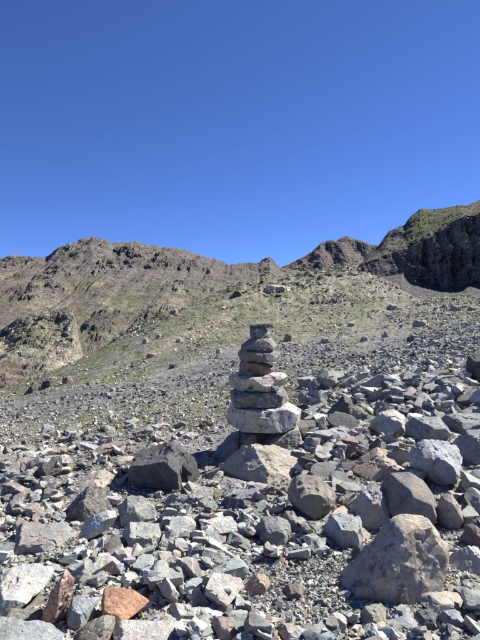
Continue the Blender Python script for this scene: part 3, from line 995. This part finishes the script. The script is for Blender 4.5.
boulder('boulder', 'angular brown-grey boulder right of the wedge boulder', 'boulder', 289, 477, 339, 521, (0.235, 0.22, 0.195), 'plain',
        [(.3, .0), (.0, .4), (.05, .8), (.3, 1), (.6, .95), (.97, .55), (1, .4), (.75, .0)], 'the angular brown boulder', 0.75, 43, topdrop=0.3, sink=.04)
boulder('boulder', 'dark slab with a sunlit white top left of the smooth rounded boulder', 'boulder', 352, 487, 392, 529, (0.36, 0.36, 0.355), 'plain',
        BLOCK, None, 0.7, 44, topdrop=0.35)
boulder('boulder', 'flat dark slab with a white patch at the top left of the big mottled boulder', 'boulder', 324, 515, 366, 548, (0.29, 0.305, 0.32),
        'plain', SLAB, None, 0.8, 45, topdrop=0.3)
boulder('boulder', 'pinkish tan boulder with white patches above the smooth rounded boulder', 'boulder', 350, 450, 402, 481, (0.38, 0.325, 0.275), 'rusty',
        WEDGE, 'the pinkish tan boulder', 0.8, 46, topdrop=0.35)
boulder('boulder', 'grey blocky boulder on the right bank above the blue-topped one', 'boulder', 410, 418, 451, 442, (0.24, 0.25, 0.26), 'plain',
        BLOCK, None, 0.9, 47, topdrop=0.35)
boulder('boulder', 'dark boulder with a pale top cut by the right edge', 'boulder', 458, 430, 498, 466, (0.26, 0.275, 0.30), 'plain', BLOCK,
        'the boulder at the right edge', 0.9, 48, topdrop=0.4)
boulder('boulder', 'flat grey boulder at the right edge above the blue-topped boulder', 'boulder', 446, 414, 492, 433, (0.20, 0.205, 0.215), 'plain',
        SLAB, None, 0.9, 49, topdrop=0.4)
boulder('boulder', 'whitish pink quartz boulder on the right bank', 'boulder', 372, 410, 412, 436, (0.48, 0.44, 0.42), 'quartz', ROUND,
        'the whitish quartz boulder', 0.9, 50, topdrop=0.35, chips=0.06)
boulder('boulder', 'dark pointed boulder on the bank right of the cairn', 'boulder', 326, 396, 357, 420, (0.10, 0.10, 0.10), 'plain', WEDGE,
        'the dark pointed boulder', 0.8, 51, topdrop=0.2)
boulder('stone', 'rounded dark grey stone in the middle of the rubble below the cairn', 'stone', 254, 518, 293, 546, (0.22, 0.225, 0.225), 'plain', ROUND,
        'the rounded dark stone', 0.8, 52, topdrop=0.3, sharp=20)
boulder('stone', 'pale upright oval stone touching the rounded dark stone', 'stone', 280, 511, 300, 535, (0.33, 0.315, 0.30), 'grit', ROUND, None, 0.8, 53, sharp=20)
boulder('stone', 'pinkish triangular stone on the rubble above the gravel patch', 'stone', 242, 575, 271, 596, (0.40, 0.32, 0.27), 'rusty', WEDGE,
        'the pinkish triangular stone', 0.8, 54)
boulder('stone', 'brown rounded stone at the top of the gravel patch', 'stone', 283, 585, 306, 600, BROWN, 'plain', ROUND, None, 0.8, 55)
boulder('stone', 'small rounded brown stone against the right side of the smooth rounded boulder', 'stone', 438, 495, 463, 530, (0.30, 0.275, 0.245), 'plain',
        ROUND, None, 0.8, 56, sharp=20)
boulder('stone', 'long flat cream stone in front of the big mottled boulder', 'stone', 417, 593, 469, 614, (0.44, 0.42, 0.385), 'plain', ROUND,
        'the long cream stone', 0.6, 57, topdrop=0.4)
boulder('stone', 'flat olive-grey stone in front of the left tip of the big mottled boulder', 'stone', 361, 606, 390, 631, (0.30, 0.295, 0.25), 'plain',
        BLOCK, 'the flat olive stone', 0.9, 58, topdrop=0.5)
boulder('stone', 'dark slate-blue stone below the long cream stone', 'stone', 414, 611, 440, 632, (0.13, 0.14, 0.155), 'plain', BLOCK, None, 0.8, 59)
boulder('stone', 'pale blue-grey stone right of the dark slate-blue one', 'stone', 440, 611, 466, 630, (0.33, 0.355, 0.37), 'plain', ROUND, None, 0.8, 60)
boulder('boulder', 'pale flat boulder sticking out behind the right side of the big mottled boulder', 'boulder', 450, 549, 490, 577, PALE, 'plain', WEDGE,
        'the pale flat boulder at the right edge', 0.9, 61, topdrop=0.4)
boulder('boulder', 'dark brown stone right of the pale flat boulder top', 'stone', 462, 524, 486, 548, (0.16, 0.145, 0.13), 'plain', ROUND, None, 0.8, 62)
boulder('stone', 'dark stone left of the upper edge of the big mottled boulder', 'stone', 353, 546, 378, 566, (0.12, 0.115, 0.11), 'grit', BLOCK, None, 0.8, 63)
boulder('boulder', 'dark boulder on the skyline of the bank at the right edge', 'boulder', 466, 352, 492, 384, (0.075, 0.075, 0.078), 'dark', BLOCK,
        'the dark boulder on the bank skyline', 0.8, 64, topdrop=0.2)
boulder('stone', 'oval whitish stone in the lower middle near the bottom edge', 'stone', 276, 627, 310, 646, (0.46, 0.44, 0.41), 'grit', ROUND, None, 0.8, 65)
boulder('stone', 'pinkish grey stone at the bottom edge below the gravel patch', 'stone', 212, 619, 240, 642, (0.38, 0.33, 0.31), 'plain', BLOCK,
        'the pinkish stone at the bottom edge', 0.8, 66, topdrop=0.35)
boulder('stone', 'long pale stone lying in the rubble left of the bottom middle', 'stone', 168, 607, 207, 622, (0.41, 0.395, 0.38), 'veined', SLAB,
        'the long pale stone', 0.6, 67, topdrop=0.4)

# ---------------------------------------------------------------- other stones that can be picked out
rng = np.random.default_rng(4)
PROTO = []
for k in range(26):
    N, H = random_planes(rng, 3 + k % 5, 0.5, 0.9)
    v, f = facet_body(N, H, 3, 90.0, rng, 0.02)
    v = roughen(v, 1.4, rng, 0.05, 0.02 if k % 3 == 0 else 0.0, 0.04, 0.06)
    PROTO.append(mesh_from('stone', v, f, smooth='facets'))
    PROTO[-1].materials.append(stone_mat(['plain', 'grit', 'plain', 'veined', 'lichen', 'plain', 'rusty'][k % 7]))

TINTS = [('grey', (0.27, 0.272, 0.265), .28), ('blue-grey', (0.255, 0.275, 0.282), .20), ('pale', (0.42, 0.42, 0.41), .18),
         ('tan', (0.325, 0.30, 0.26), .08), ('dark', (0.12, 0.122, 0.125), .13), ('brown', (0.22, 0.19, 0.165), .03),
         ('greenish grey', (0.262, 0.272, 0.256), .10)]
def pick_tint(rng, n):
    k = rng.choice(len(TINTS), n, p=np.array([t[2] for t in TINTS]) / sum(t[2] for t in TINTS))
    c = np.array([TINTS[i][1] for i in k]) * rng.uniform(0.80, 1.2, (n, 1)) * (1 + rng.normal(0, .03, (n, 3)))
    return k, c * TONE

def clear_of(px, py, w_, h_, d, shrink=0.8):
    for (x0, y0, x1, y1, df) in BOXES:
        cx, cy, hw, hh = (x0 + x1) / 2, (y0 + y1) / 2, (x1 - x0) / 2 * shrink, (y1 - y0) / 2 * shrink
        if abs(px - cx) < hw + w_ * .4 and abs(py - cy) < hh + h_ * .4:
            return False
    return True

cand = []
tries = 0
# photo-wide spread, bigger stones on the bank at the right
want = []
for _ in range(5000):
    u = rng.random()
    if u < 0.46:
        px, py, s = rng.uniform(302, 486), rng.uniform(384, 545), rng.uniform(0.15, 0.46)
    elif u < 0.56:
        px, py, s = rng.uniform(300, 486), rng.uniform(545, 645), rng.uniform(0.07, 0.16)
    else:
        px, py, s = rng.uniform(-6, 300), 425 + 225 * rng.random() ** 0.85, rng.uniform(0.075, 0.19) * (1 + 0.5 * (rng.random() < .12))
    want.append((s, px, py))
want = np.array(want)
want = want[np.argsort(-want[:, 0])]
wd = np.full(len(want), 4.0)
for _ in range(30):
    wz = ground_base((want[:, 1] - 240) / FP * wd, wd)[0]
    wd = 0.5 * wd + 0.5 * np.clip((EYE - wz) * FP / (want[:, 2] - HOR), 1.7, 14)
wx = (want[:, 1] - 240) / FP * wd
wz = ground_z(wx, wd)
laid = []
for (s, px, py), x, d, z in zip(want, wx, wd, wz):
    if len(laid) >= 300:
        break
    if d > 11 or s * FP / d < 9.5:
        continue
    a, b, c = s * .5, s * .5 * rng.uniform(.6, .95), s * .5 * rng.uniform(.32, .72)
    if 244 < px < 350 and 558 < py < 634:
        continue
    if not clear_of(px, py, 2 * a * FP / d, (2 * c + b) * FP / d, d, 0.86):
        continue
    ok = all((x - l[0]) ** 2 + (d - l[1]) ** 2 > ((a + l[3]) * (0.62 if px > 302 and py < 545 else 0.80)) ** 2 for l in laid)
    if not ok:
        continue
    rot = rng.uniform(0, math.pi)
    w_, q = hm_foot(x, d, a, b, rot)
    if w_ is None or not (q < 1).any():
        continue
    base = np.percentile(LOOSE[w_][q < 1], 65)
    if base - z > (0.42 if px > 302 and py < 545 else 0.22) or HERO_ALL[w_][q < .8].any():
        continue
    zc = base + c * rng.uniform(.35, .7)
    hm_add(x, d, a * .9, b * .9, rot, zc, c * .85)
    laid.append((x, d, zc, a, b, c, rot, s))

def ordinal(n):
    return ['nearest', 'second nearest', 'third nearest', 'fourth nearest', 'fifth nearest', 'sixth nearest', 'seventh nearest',
            'eighth nearest', 'ninth nearest', 'tenth nearest'][min(n, 9)]
kinds, cols = pick_tint(rng, len(laid))
info = []
for i, (x, d, zc, a, b, c, rot, s) in enumerate(laid):
    px, py = project((x, d, zc))
    j = min(range(len(REFS)), key=lambda k: (REFS[k][1] - px) ** 2 + ((REFS[k][2] - py) * 1.2) ** 2)
    dx, dy = px - REFS[j][1], py - REFS[j][2]
    side = (('left of', 'right of')[dx > 0]) if abs(dx) > abs(dy) else (('above', 'below')[dy > 0])
    shape = 'flat' if c / a < 0.42 else ('chunky' if c / a > 0.60 else 'angular')
    info.append((TINTS[kinds[i]][0], shape, side, j, math.hypot(dx, dy)))
for i, (x, d, zc, a, b, c, rot, s) in enumerate(laid):
    tname, shape, side, j, dist = info[i]
    same = sorted([k for k in range(len(laid)) if info[k][:4] == info[i][:4]], key=lambda k: info[k][4])
    if len(same) == 1:
        lab = f'{tname} {shape} stone {side} {REFS[j][0]}'
    else:
        lab = f'{tname} {shape} stone {side} {REFS[j][0]}, {ordinal(same.index(i))} such'
    me = PROTO[int(rng.integers(len(PROTO)))]
    o = link('stone', me, None, None, (x, d, zc), label=lab, category='stone', group='loose stones of the scree')
    o.scale = (a, b, c)
    o.rotation_euler = (rng.normal(0, .28), rng.normal(0, .28), rot)
    o.color = (*cols[i], 1)

# ---------------------------------------------------------------- rubble too small to count
def rubble_protos(n, level, rng, warp):
    out = []
    for _ in range(n):
        N, H = random_planes(rng, int(rng.integers(2, 6)), 0.5, 0.9)
        v, f = facet_body(N, H, level, 120.0, rng, warp)
        out.append(v)
    return np.array(out), f

def rubble(name, label, pos, size, flat, cols, level, rng, cat='rubble', tilt=0.3, matname='rubble', smooth=False):
    n = len(pos)
    V, f = rubble_protos(48, level, rng, 0.10)
    v = V[rng.integers(0, 48, n)].copy()
    sc = np.stack([size * .5, size * .5 * rng.uniform(.45, 1, n), size * .5 * flat], -1)
    if smooth:
        v = np.stack([roughen(q, 1.4, rng, 0.08, 0.0, 0.06, 0.05) for q in V])[rng.integers(0, 48, n)]
    v *= sc[:, None, :]
    tx, ty, tz = rng.normal(0, tilt, n), rng.normal(0, tilt, n), rng.uniform(0, 2 * math.pi, n)
    def rot(v, a, i, j):
        c, s = np.cos(a)[:, None], np.sin(a)[:, None]
        vi, vj = v[..., i].copy(), v[..., j].copy()
        v[..., i] = c * vi - s * vj
        v[..., j] = s * vi + c * vj
    rot(v, tz, 0, 1)
    rot(v, tx, 1, 2)
    rot(v, ty, 0, 2)
    v += pos[:, None, :]
    k = v.shape[1]
    faces = (f[None] + (np.arange(n) * k)[:, None, None]).reshape(-1, 3)
    tint = np.repeat(cols, k, 0)
    me = mesh_from(name, v.reshape(-1, 3), faces, tint, smooth=smooth)
    return link(name, me, MATS_R[matname], kind='stuff', label=label, category=cat)
MATS_R = {'rubble': rock_material('rubble_stone', 'tint', vary=0.3, bump=0.5),
          'far': rock_material('hillside_stone', 'tint', scale=0.25, vary=0.25, bump=0.3)}

def lay(n, ylo, yhi, smin, smax, power, rng, embed, pxr=(-150, 620), limit=0.10):
    """positions on the height map, even over the photo area below the horizon"""
    px = rng.uniform(*pxr, n)
    py = rng.uniform(ylo, yhi, n)
    thin = ((px > -15) & (px < 495)) | (rng.random(n) < (0.5 if smax < 0.05 else 0.7))
    px, py = px[thin], py[thin]
    n = len(px)
    d = np.full(n, 4.0)
    for _ in range(12):
        z = ground_base((px - 240) / FP * d, d)[0]
        d = 0.5 * d + 0.5 * np.clip((EYE - z) * FP / (py - HOR), 1.7, 14)
    x = (px - 240) / FP * d
    s = smin * (smax / smin) ** (rng.random(n) ** power)
    i = ((x - HX0) / HRES).astype(int)
    j = ((d - HY0) / HRES).astype(int)
    ok = (i >= 0) & (i < HNX) & (j >= 0) & (j < HNY)
    i, j = np.clip(i, 0, HNX - 1), np.clip(j, 0, HNY - 1)
    over = LOOSE[j, i] - HG[j, i]
    ok &= ~HERO[j, i]
    for (x0, y0, x1, y1, df) in BOXES:
        m = (x1 - x0) * .04
        ok &= (s < 0.04) | ~((px > x0 + m) & (px < x1 - m) & (py > y0 + .25 * (y1 - y0)) & (py - 0.75 * s * FP / d < y1 - 3))
    ok &= (over < limit) & (over < s * 0.9 + 0.02)
    gz = ground_z(x, d) + over * 0.85
    pos = np.stack([x, d, gz], -1)[ok]
    return pos, s[ok], px[ok], py[ok]

rng = np.random.default_rng(11)
# broken stones of 6 to 14 cm, flat and elongated, then smaller cobbles, then pebbles
def gravel_patch(px, py):
    return (px > 246) & (px < 348) & (py > 562) & (py < 630)
pos, s, px, py = lay(2700, 428, 690, 0.065, 0.15, 1.8, rng, .3, limit=0.16)
keep = ~gravel_patch(px, py)
pos, s = pos[keep], s[keep]
flat = rng.uniform(.22, .62, len(s))
pos[:, 2] += s * .5 * flat * rng.uniform(.25, .75, len(s))
_, cc = pick_tint(rng, len(s))
def two_sizes(name, label, cut, pos, s, flat, cc, other, olabel, **kw):
    u = 240 + FP * pos[:, 0] / pos[:, 1]
    big = (s * FP / pos[:, 1] > cut) & (u > -20) & (u < 500)
    rubble(name, label, pos[big], s[big], flat[big], cc[big], 2, rng, smooth='facets', **kw)
    rubble(other, olabel, pos[~big], s[~big], flat[~big], cc[~big], 1, rng, **kw)
two_sizes('broken_stones', 'flat broken stones of hand size piled over the scree', 11, pos, s, flat, cc,
          'small_broken_stones', 'smaller broken stones strewn among the larger ones')
pos, s, px, py = lay(2300, 384, 540, 0.09, 0.24, 1.4, rng, .3, pxr=(300, 620), limit=0.32)
flat = rng.uniform(.25, .7, len(s))
pos[:, 2] += s * .5 * flat * rng.uniform(.25, .8, len(s))
kk, cc = pick_tint(rng, len(s))
two_sizes('bank_stones', 'jumble of angular dark and grey stones heaped on the bank right of the cairn', 14, pos, s, flat, cc * 0.85,
          'small_bank_stones', 'smaller angular stones between the blocks of the bank', tilt=0.4)
pos, s, px, py = lay(7300, 430, 690, 0.030, 0.072, 1.7, rng, .3, limit=0.13)
keep = ~gravel_patch(px, py) | (rng.random(len(s)) < 0.06)
pos, s = pos[keep], s[keep]
flat = rng.uniform(.2, .58, len(s))
pos[:, 2] += s * .5 * flat * rng.uniform(.1, .65, len(s))
_, cc = pick_tint(rng, len(s))
rubble('cobbles', 'grey and tan cobbles filling the gaps of the scree', pos, s, flat, cc, 1, rng)
pos, s, px, py = lay(86000, 422, 680, 0.011, 0.046, 1.4, rng, .3, limit=0.05)
flat = rng.uniform(.4, .85, len(s))
pos[:, 2] += s * .5 * flat * rng.uniform(.0, .6, len(s))
_, cc = pick_tint(rng, len(s))
rubble('pebbles', 'small angular pebbles and chippings between the stones', pos, s, flat, cc * 1.02, -1, rng)

# stones scattered over the slope behind, even over the photo
def slope_points(n, rng, dmin, dmax, dens):
    pc = np.linspace(-130, 610, 370)
    ds = np.geomspace(dmin * .8, dmax, 500)
    PX, DD = np.meshgrid(pc, ds, indexing='ij')
    Z = ground_z((PX - 240) / FP * DD, DD)
    Yv = HOR - FP * (Z - EYE) / DD
    run = np.minimum.accumulate(Yv, 1)
    vis = np.zeros_like(Yv)
    vis[:, 1:] = np.maximum(run[:, :-1] - Yv[:, 1:], 0)
    vis = np.minimum(vis, 2.0) * np.where((PX > -20) & (PX < 500), 1.0, 0.6) * (DD > dmin) * dens(PX, Yv, DD)
    p = vis.ravel() / vis.sum()
    k = rng.choice(len(p), n, p=p)
    i, j = np.unravel_index(k, vis.shape)
    px = pc[i] + rng.uniform(-1, 1, n)
    d = ds[j] * (1 + rng.uniform(-.006, .006, n))
    x = (px - 240) / FP * d
    z = ground_z(x, d)
    return px, HOR - FP * (z - EYE) / d, d, np.stack([x, d, z], -1)

def near_dens(px, y, d):
    return 1.0 + 1.2 * sstep(320, 400, px)
px, py, d, pos = slope_points(21000, rng, 6.8, 26, near_dens)
s = (1.5 + 5.0 * rng.random(len(d)) ** 3.2) * d / FP
bank = sstep(310, 380, px) * (1 - sstep(12, 16, d))
s *= 1 + 0.9 * bank
flat = rng.uniform(.4, .85, len(s))
pos[:, 2] += s * .12
_, cc = pick_tint(rng, len(s))
band = scree_band(px, py)
cc = cc * (1.0 - 0.30 * band)[:, None]
rubble('gravel_field', 'scattered gravel and small stones on the slope behind the cairn', pos, s, flat, cc, -1, rng, matname='far')

def hill_dens(px, y, d):
    n = fbm(P3(px * .03, y * .06), 4, 77)
    return np.clip(0.30 + 1.9 * n, 0.03, 1.5) * (1 + 0.8 * scree_band(px, y)) * (1 + .8 * sstep(380, 420, px))
px, py, d, pos = slope_points(15000, rng, 24, 330, hill_dens)
s = (1.1 + 4.0 * rng.random(len(d)) ** 5.0) * d / FP
flat = rng.uniform(.45, .9, len(s))
pos[:, 2] += s * .10
_, cc = pick_tint(rng, len(s))
warm = np.array([1.08, 1.0, .84])
band = scree_band(px, py)
cc = np.maximum(cc, 0.2 * (band < .5)[:, None])
cc = np.where((band > .5)[:, None], cc * 0.8, cc * warm * 1.05)
rubble('hillside_stones', 'pale stones scattered over the grassy hillside', pos, s, flat, cc, -1, rng, matname='far')

# ---------------------------------------------------------------- single rocks on the hillside
far_mat_rock = rock_material('hillside_rock', 'object', scale=0.2, vary=0.4, bump=0.6, lichen=0.3)
HR = [
    (262, 284, 293, 292, (0.46, 0.42, 0.33), SLAB, 'large pale tan slab of bare rock high on the green hillside'),
    (231, 290, 243, 297, (0.06, 0.058, 0.055), ROUND, 'dark rock on the hillside crest behind the cairn top'),
    (284, 333, 295, 342, (0.27, 0.225, 0.165), BLOCK, 'brown rock on the slope just right of the cairn top'),
    (196, 287, 209, 294, (0.40, 0.36, 0.28), SLAB, 'pale outcrop on the crest of the hillside left of the cairn'),
    (168, 309, 179, 315, (0.26, 0.235, 0.18), ROUND, 'small brown outcrop on the upper left of the hillside'),
    (141, 338, 149, 344, (0.40, 0.37, 0.30), ROUND, 'pale rounded rock on the left of the hillside'),
    (155, 334, 161, 339, (0.40, 0.37, 0.30), BLOCK, 'pale blocky rock, one of two close together on the left hillside'),
    (175, 338, 183, 343, (0.36, 0.33, 0.26), SLAB, 'flat tan rock left of the tan streak on the hillside'),
    (145, 353, 156, 358.5, (0.30, 0.275, 0.22), SLAB, 'tan slab at the lower left of the hillside'),
    (215, 348, 223, 354, (0.42, 0.39, 0.31), ROUND, 'pale rock just above the grey gravel strip left of the cairn'),
    (168, 364, 177, 369, (0.10, 0.10, 0.10), SLAB, 'dark flat rock on the upper rim of the grey gravel strip'),
    (102, 392, 110, 398, (0.42, 0.40, 0.36), ROUND, 'whitish rock on the left of the grey gravel strip'),
    (109, 387.5, 115, 392, (0.40, 0.38, 0.34), BLOCK, 'smaller whitish rock beside the gravel strip on the left'),
    (415, 320, 430, 327, (0.38, 0.33, 0.26), SLAB, 'tan slab on the shelf below the dark cliff'),
    (431, 340.5, 444, 345.5, (0.50, 0.49, 0.46), SLAB, 'white flat rock on the slope at the right'),
    (408, 335, 416, 342, (0.075, 0.075, 0.072), BLOCK, 'dark rock on the slope left of the white flat rock'),
    (409, 352, 419, 357.5, (0.09, 0.09, 0.09), WEDGE, 'dark rock on the slope below the white flat rock'),
    (321, 337, 331, 344, (0.36, 0.33, 0.26), BLOCK, 'tan rock on the slope right of the cairn top'),
    (382, 331, 389, 338, (0.40, 0.38, 0.33), WEDGE, 'pale upright rock in the middle of the right slope'),
    (388, 304.5, 400, 310, (0.34, 0.31, 0.25), SLAB, 'tan rock at the left end of the shelf rim'),
    (452, 305, 465, 311.5, (0.34, 0.32, 0.27), BLOCK, 'pale rock on the shelf rim below the dark cliff'),
    (60, 376, 72, 384, (0.24, 0.21, 0.17), BLOCK, 'brown rock block at the rim of the gully on the left'),
    (38, 379, 54, 389, (0.075, 0.072, 0.066), BLOCK, 'dark rock at the rim of the gully on the left'),
    (22, 383, 38, 394, (0.085, 0.08, 0.072), WEDGE, 'dark pointed rock at the far left rim of the gully'),
    (361, 336, 370, 341.5, (0.40, 0.385, 0.33), ROUND, 'pale rounded rock on the slope above the bank'),
    (348, 322, 356, 327, (0.38, 0.355, 0.28), SLAB, 'small tan slab in the middle of the right hillside'),
    (66, 351, 84, 360, (0.17, 0.155, 0.12), WEDGE, 'grey-brown outcrop at the foot of the pale bluff'),
    (440, 304, 449, 308.5, (0.30, 0.28, 0.235), WEDGE, 'small brown rock on the shelf rim left of the pale one'),
    (469, 306, 479, 311, (0.33, 0.31, 0.26), ROUND, 'rounded rock on the shelf rim at the right edge'),
]
for i, (x0, y0, x1, y1, col, poly, lab) in enumerate(HR):
    r_ = np.random.default_rng(900 + i)
    gx, d, gz = spot((x0 + x1) / 2, y1 - 0.5)
    wid, hei = (x1 - x0) * d / FP, (y1 - y0) * d / FP
    v, f = outline_rock(poly, wid, wid * .7, hei * 1.3, r_, level=3, chips=0.08, amp=0.09, topdrop=0.22, ledge=0.10)
    o = link('rock', mesh_from('rock', v, f, smooth='facets'), far_mat_rock, None, (gx, d + wid * .25, gz - hei * .35), label=lab, category='rock',
             group='rocks on the hillside')
    o.color = tone(np.array(col) * 0.85)

# low cushions of turf and dwarf shrubs between the stones of the hillside
rng = np.random.default_rng(33)
def cushion_dens(px, y, d):
    n = fbm(P3(px * .035, y * .07) + 9, 4, 79)
    return np.clip(0.35 + 1.6 * n, 0.02, 1.4) * (1 - .93 * scree_band(px, y)) * (1 - .55 * sstep(390, 430, px))
px, py, d, pos = slope_points(6500, rng, 14, 330, cushion_dens)
s = (1.2 + 4.0 * rng.random(len(d)) ** 2.5) * d / FP
flat = rng.uniform(.18, .42, len(s))
cc = np.array([[0.095, 0.105, 0.05]]) * rng.uniform(.65, 1.5, (len(s), 1)) * (1 + rng.normal(0, .07, (len(s), 3)))
MATS_R['turf'] = leaf_material('turf_cushion')
rubble('turf_cushions', 'low green turf cushions dotted over the hillside', pos, s, flat, cc, -1, rng, cat='turf', tilt=.15, matname='turf')

# ---------------------------------------------------------------- plants
leaf = leaf_material('grass_blades')
def blades(base, n, hgt, spread, rng, col):
    """flat curved blades: two quads each"""
    m = len(base)
    b = np.repeat(base, n, 0)
    h = np.repeat(hgt, n) * rng.uniform(.5, 1.1, m * n)
    a = rng.uniform(0, 2 * math.pi, m * n)
    r0 = np.repeat(spread, n) * np.sqrt(rng.random(m * n))
    o = rng.uniform(0, 2 * math.pi, m * n)
    b = b + np.stack([r0 * np.cos(o), r0 * np.sin(o), np.zeros(m * n)], -1)
    dirv = np.stack([np.cos(a), np.sin(a), np.zeros(m * n)], -1)
    side = np.stack([-np.sin(a), np.cos(a), np.zeros(m * n)], -1)
    wdt = (h * rng.uniform(.07, .13, m * n))[:, None]
    up = np.array([0, 0, 1.0])
    lean = (h * rng.uniform(.2, .7, m * n))[:, None]
    p0 = b - up * 0.01
    p1 = b + up * (h * .6)[:, None] + dirv * lean * .35
    p2 = b + up * h[:, None] * .95 + dirv * lean
    v = np.stack([p0 - side * wdt, p0 + side * wdt, p1 + side * wdt * .8, p1 - side * wdt * .8, p2 + side * wdt * .1, p2 - side * wdt * .1], 1)
    f0 = np.array([(0, 1, 2, 3), (3, 2, 4, 5)])
    f = (f0[None] + (np.arange(m * n) * 6)[:, None, None]).reshape(-1, 4)
    c = np.repeat(np.repeat(col, n, 0) * rng.uniform(.7, 1.3, (m * n, 1)), 6, 0)
    return v.reshape(-1, 3), f, c
rng = np.random.default_rng(21)
def turf_dens(px, y, d):
    n = fbm(P3(px * .02, y * .05) + 4, 4, 78)
    return np.clip(0.5 + 1.4 * n, 0.03, 1.2) * (1 - .9 * scree_band(px, y)) * (1 - .75 * sstep(300, 350, px) * (1 - sstep(14, 24, d)))
px, py, d, pos = slope_points(4200, rng, 7.2, 60, turf_dens)
hg = np.clip(d * 0.0026, 0.018, 0.09) * rng.uniform(.6, 1.3, len(d))
cc = np.where(rng.random((len(d), 1)) < .6, np.array([[0.17, 0.18, 0.07]]), np.array([[0.26, 0.235, 0.11]]))
v, f, c = blades(pos, 8, hg, hg * 2.6, rng, cc)
link('grass', mesh_from('grass', v, f, c), leaf, kind='stuff', label='short dry alpine grass between the stones', category='grass')
for i, (px_, py_, h, col, lab) in enumerate([
        (206, 427, 0.13, (0.13, 0.15, 0.05), 'green tuft with reddish stalks just left of the cairn'),
        (452, 371, 0.16, (0.16, 0.18, 0.05), 'yellow-green tuft on the bank near the right edge'),
        (412, 384, 0.13, (0.15, 0.16, 0.06), 'small green tuft on the bank between dark stones'),
        (31, 459, 0.09, (0.10, 0.12, 0.04), 'dark green tuft among the gravel at the far left'),
        (103, 431, 0.12, (0.13, 0.14, 0.05), 'green tuft in the gravel field above the black boulder'),
        (322, 400, 0.11, (0.19, 0.19, 0.06), 'yellowish tuft beside the dark pointed boulder')]):
    x, d, z = spot(px_, py_)
    t = link('grass_tuft', None, None, None, (x, d, z), label=lab, category='grass tuft', group='grass tufts on the scree')
    v, f, c = blades(np.zeros((1, 3)), 110, np.array([h * .6]), np.array([h * .8]), rng, np.array([col]))
    link('leaves', mesh_from('leaves', v, f, c), leaf, t)
    v, f, c = blades(np.zeros((1, 3)), 16, np.array([h * .8]), np.array([h * .7]), rng, np.array([(0.26, 0.13, 0.07) if i == 0 else (0.27, 0.23, 0.11)]))
    link('stalks', mesh_from('stalks', v, f, c), leaf, t)
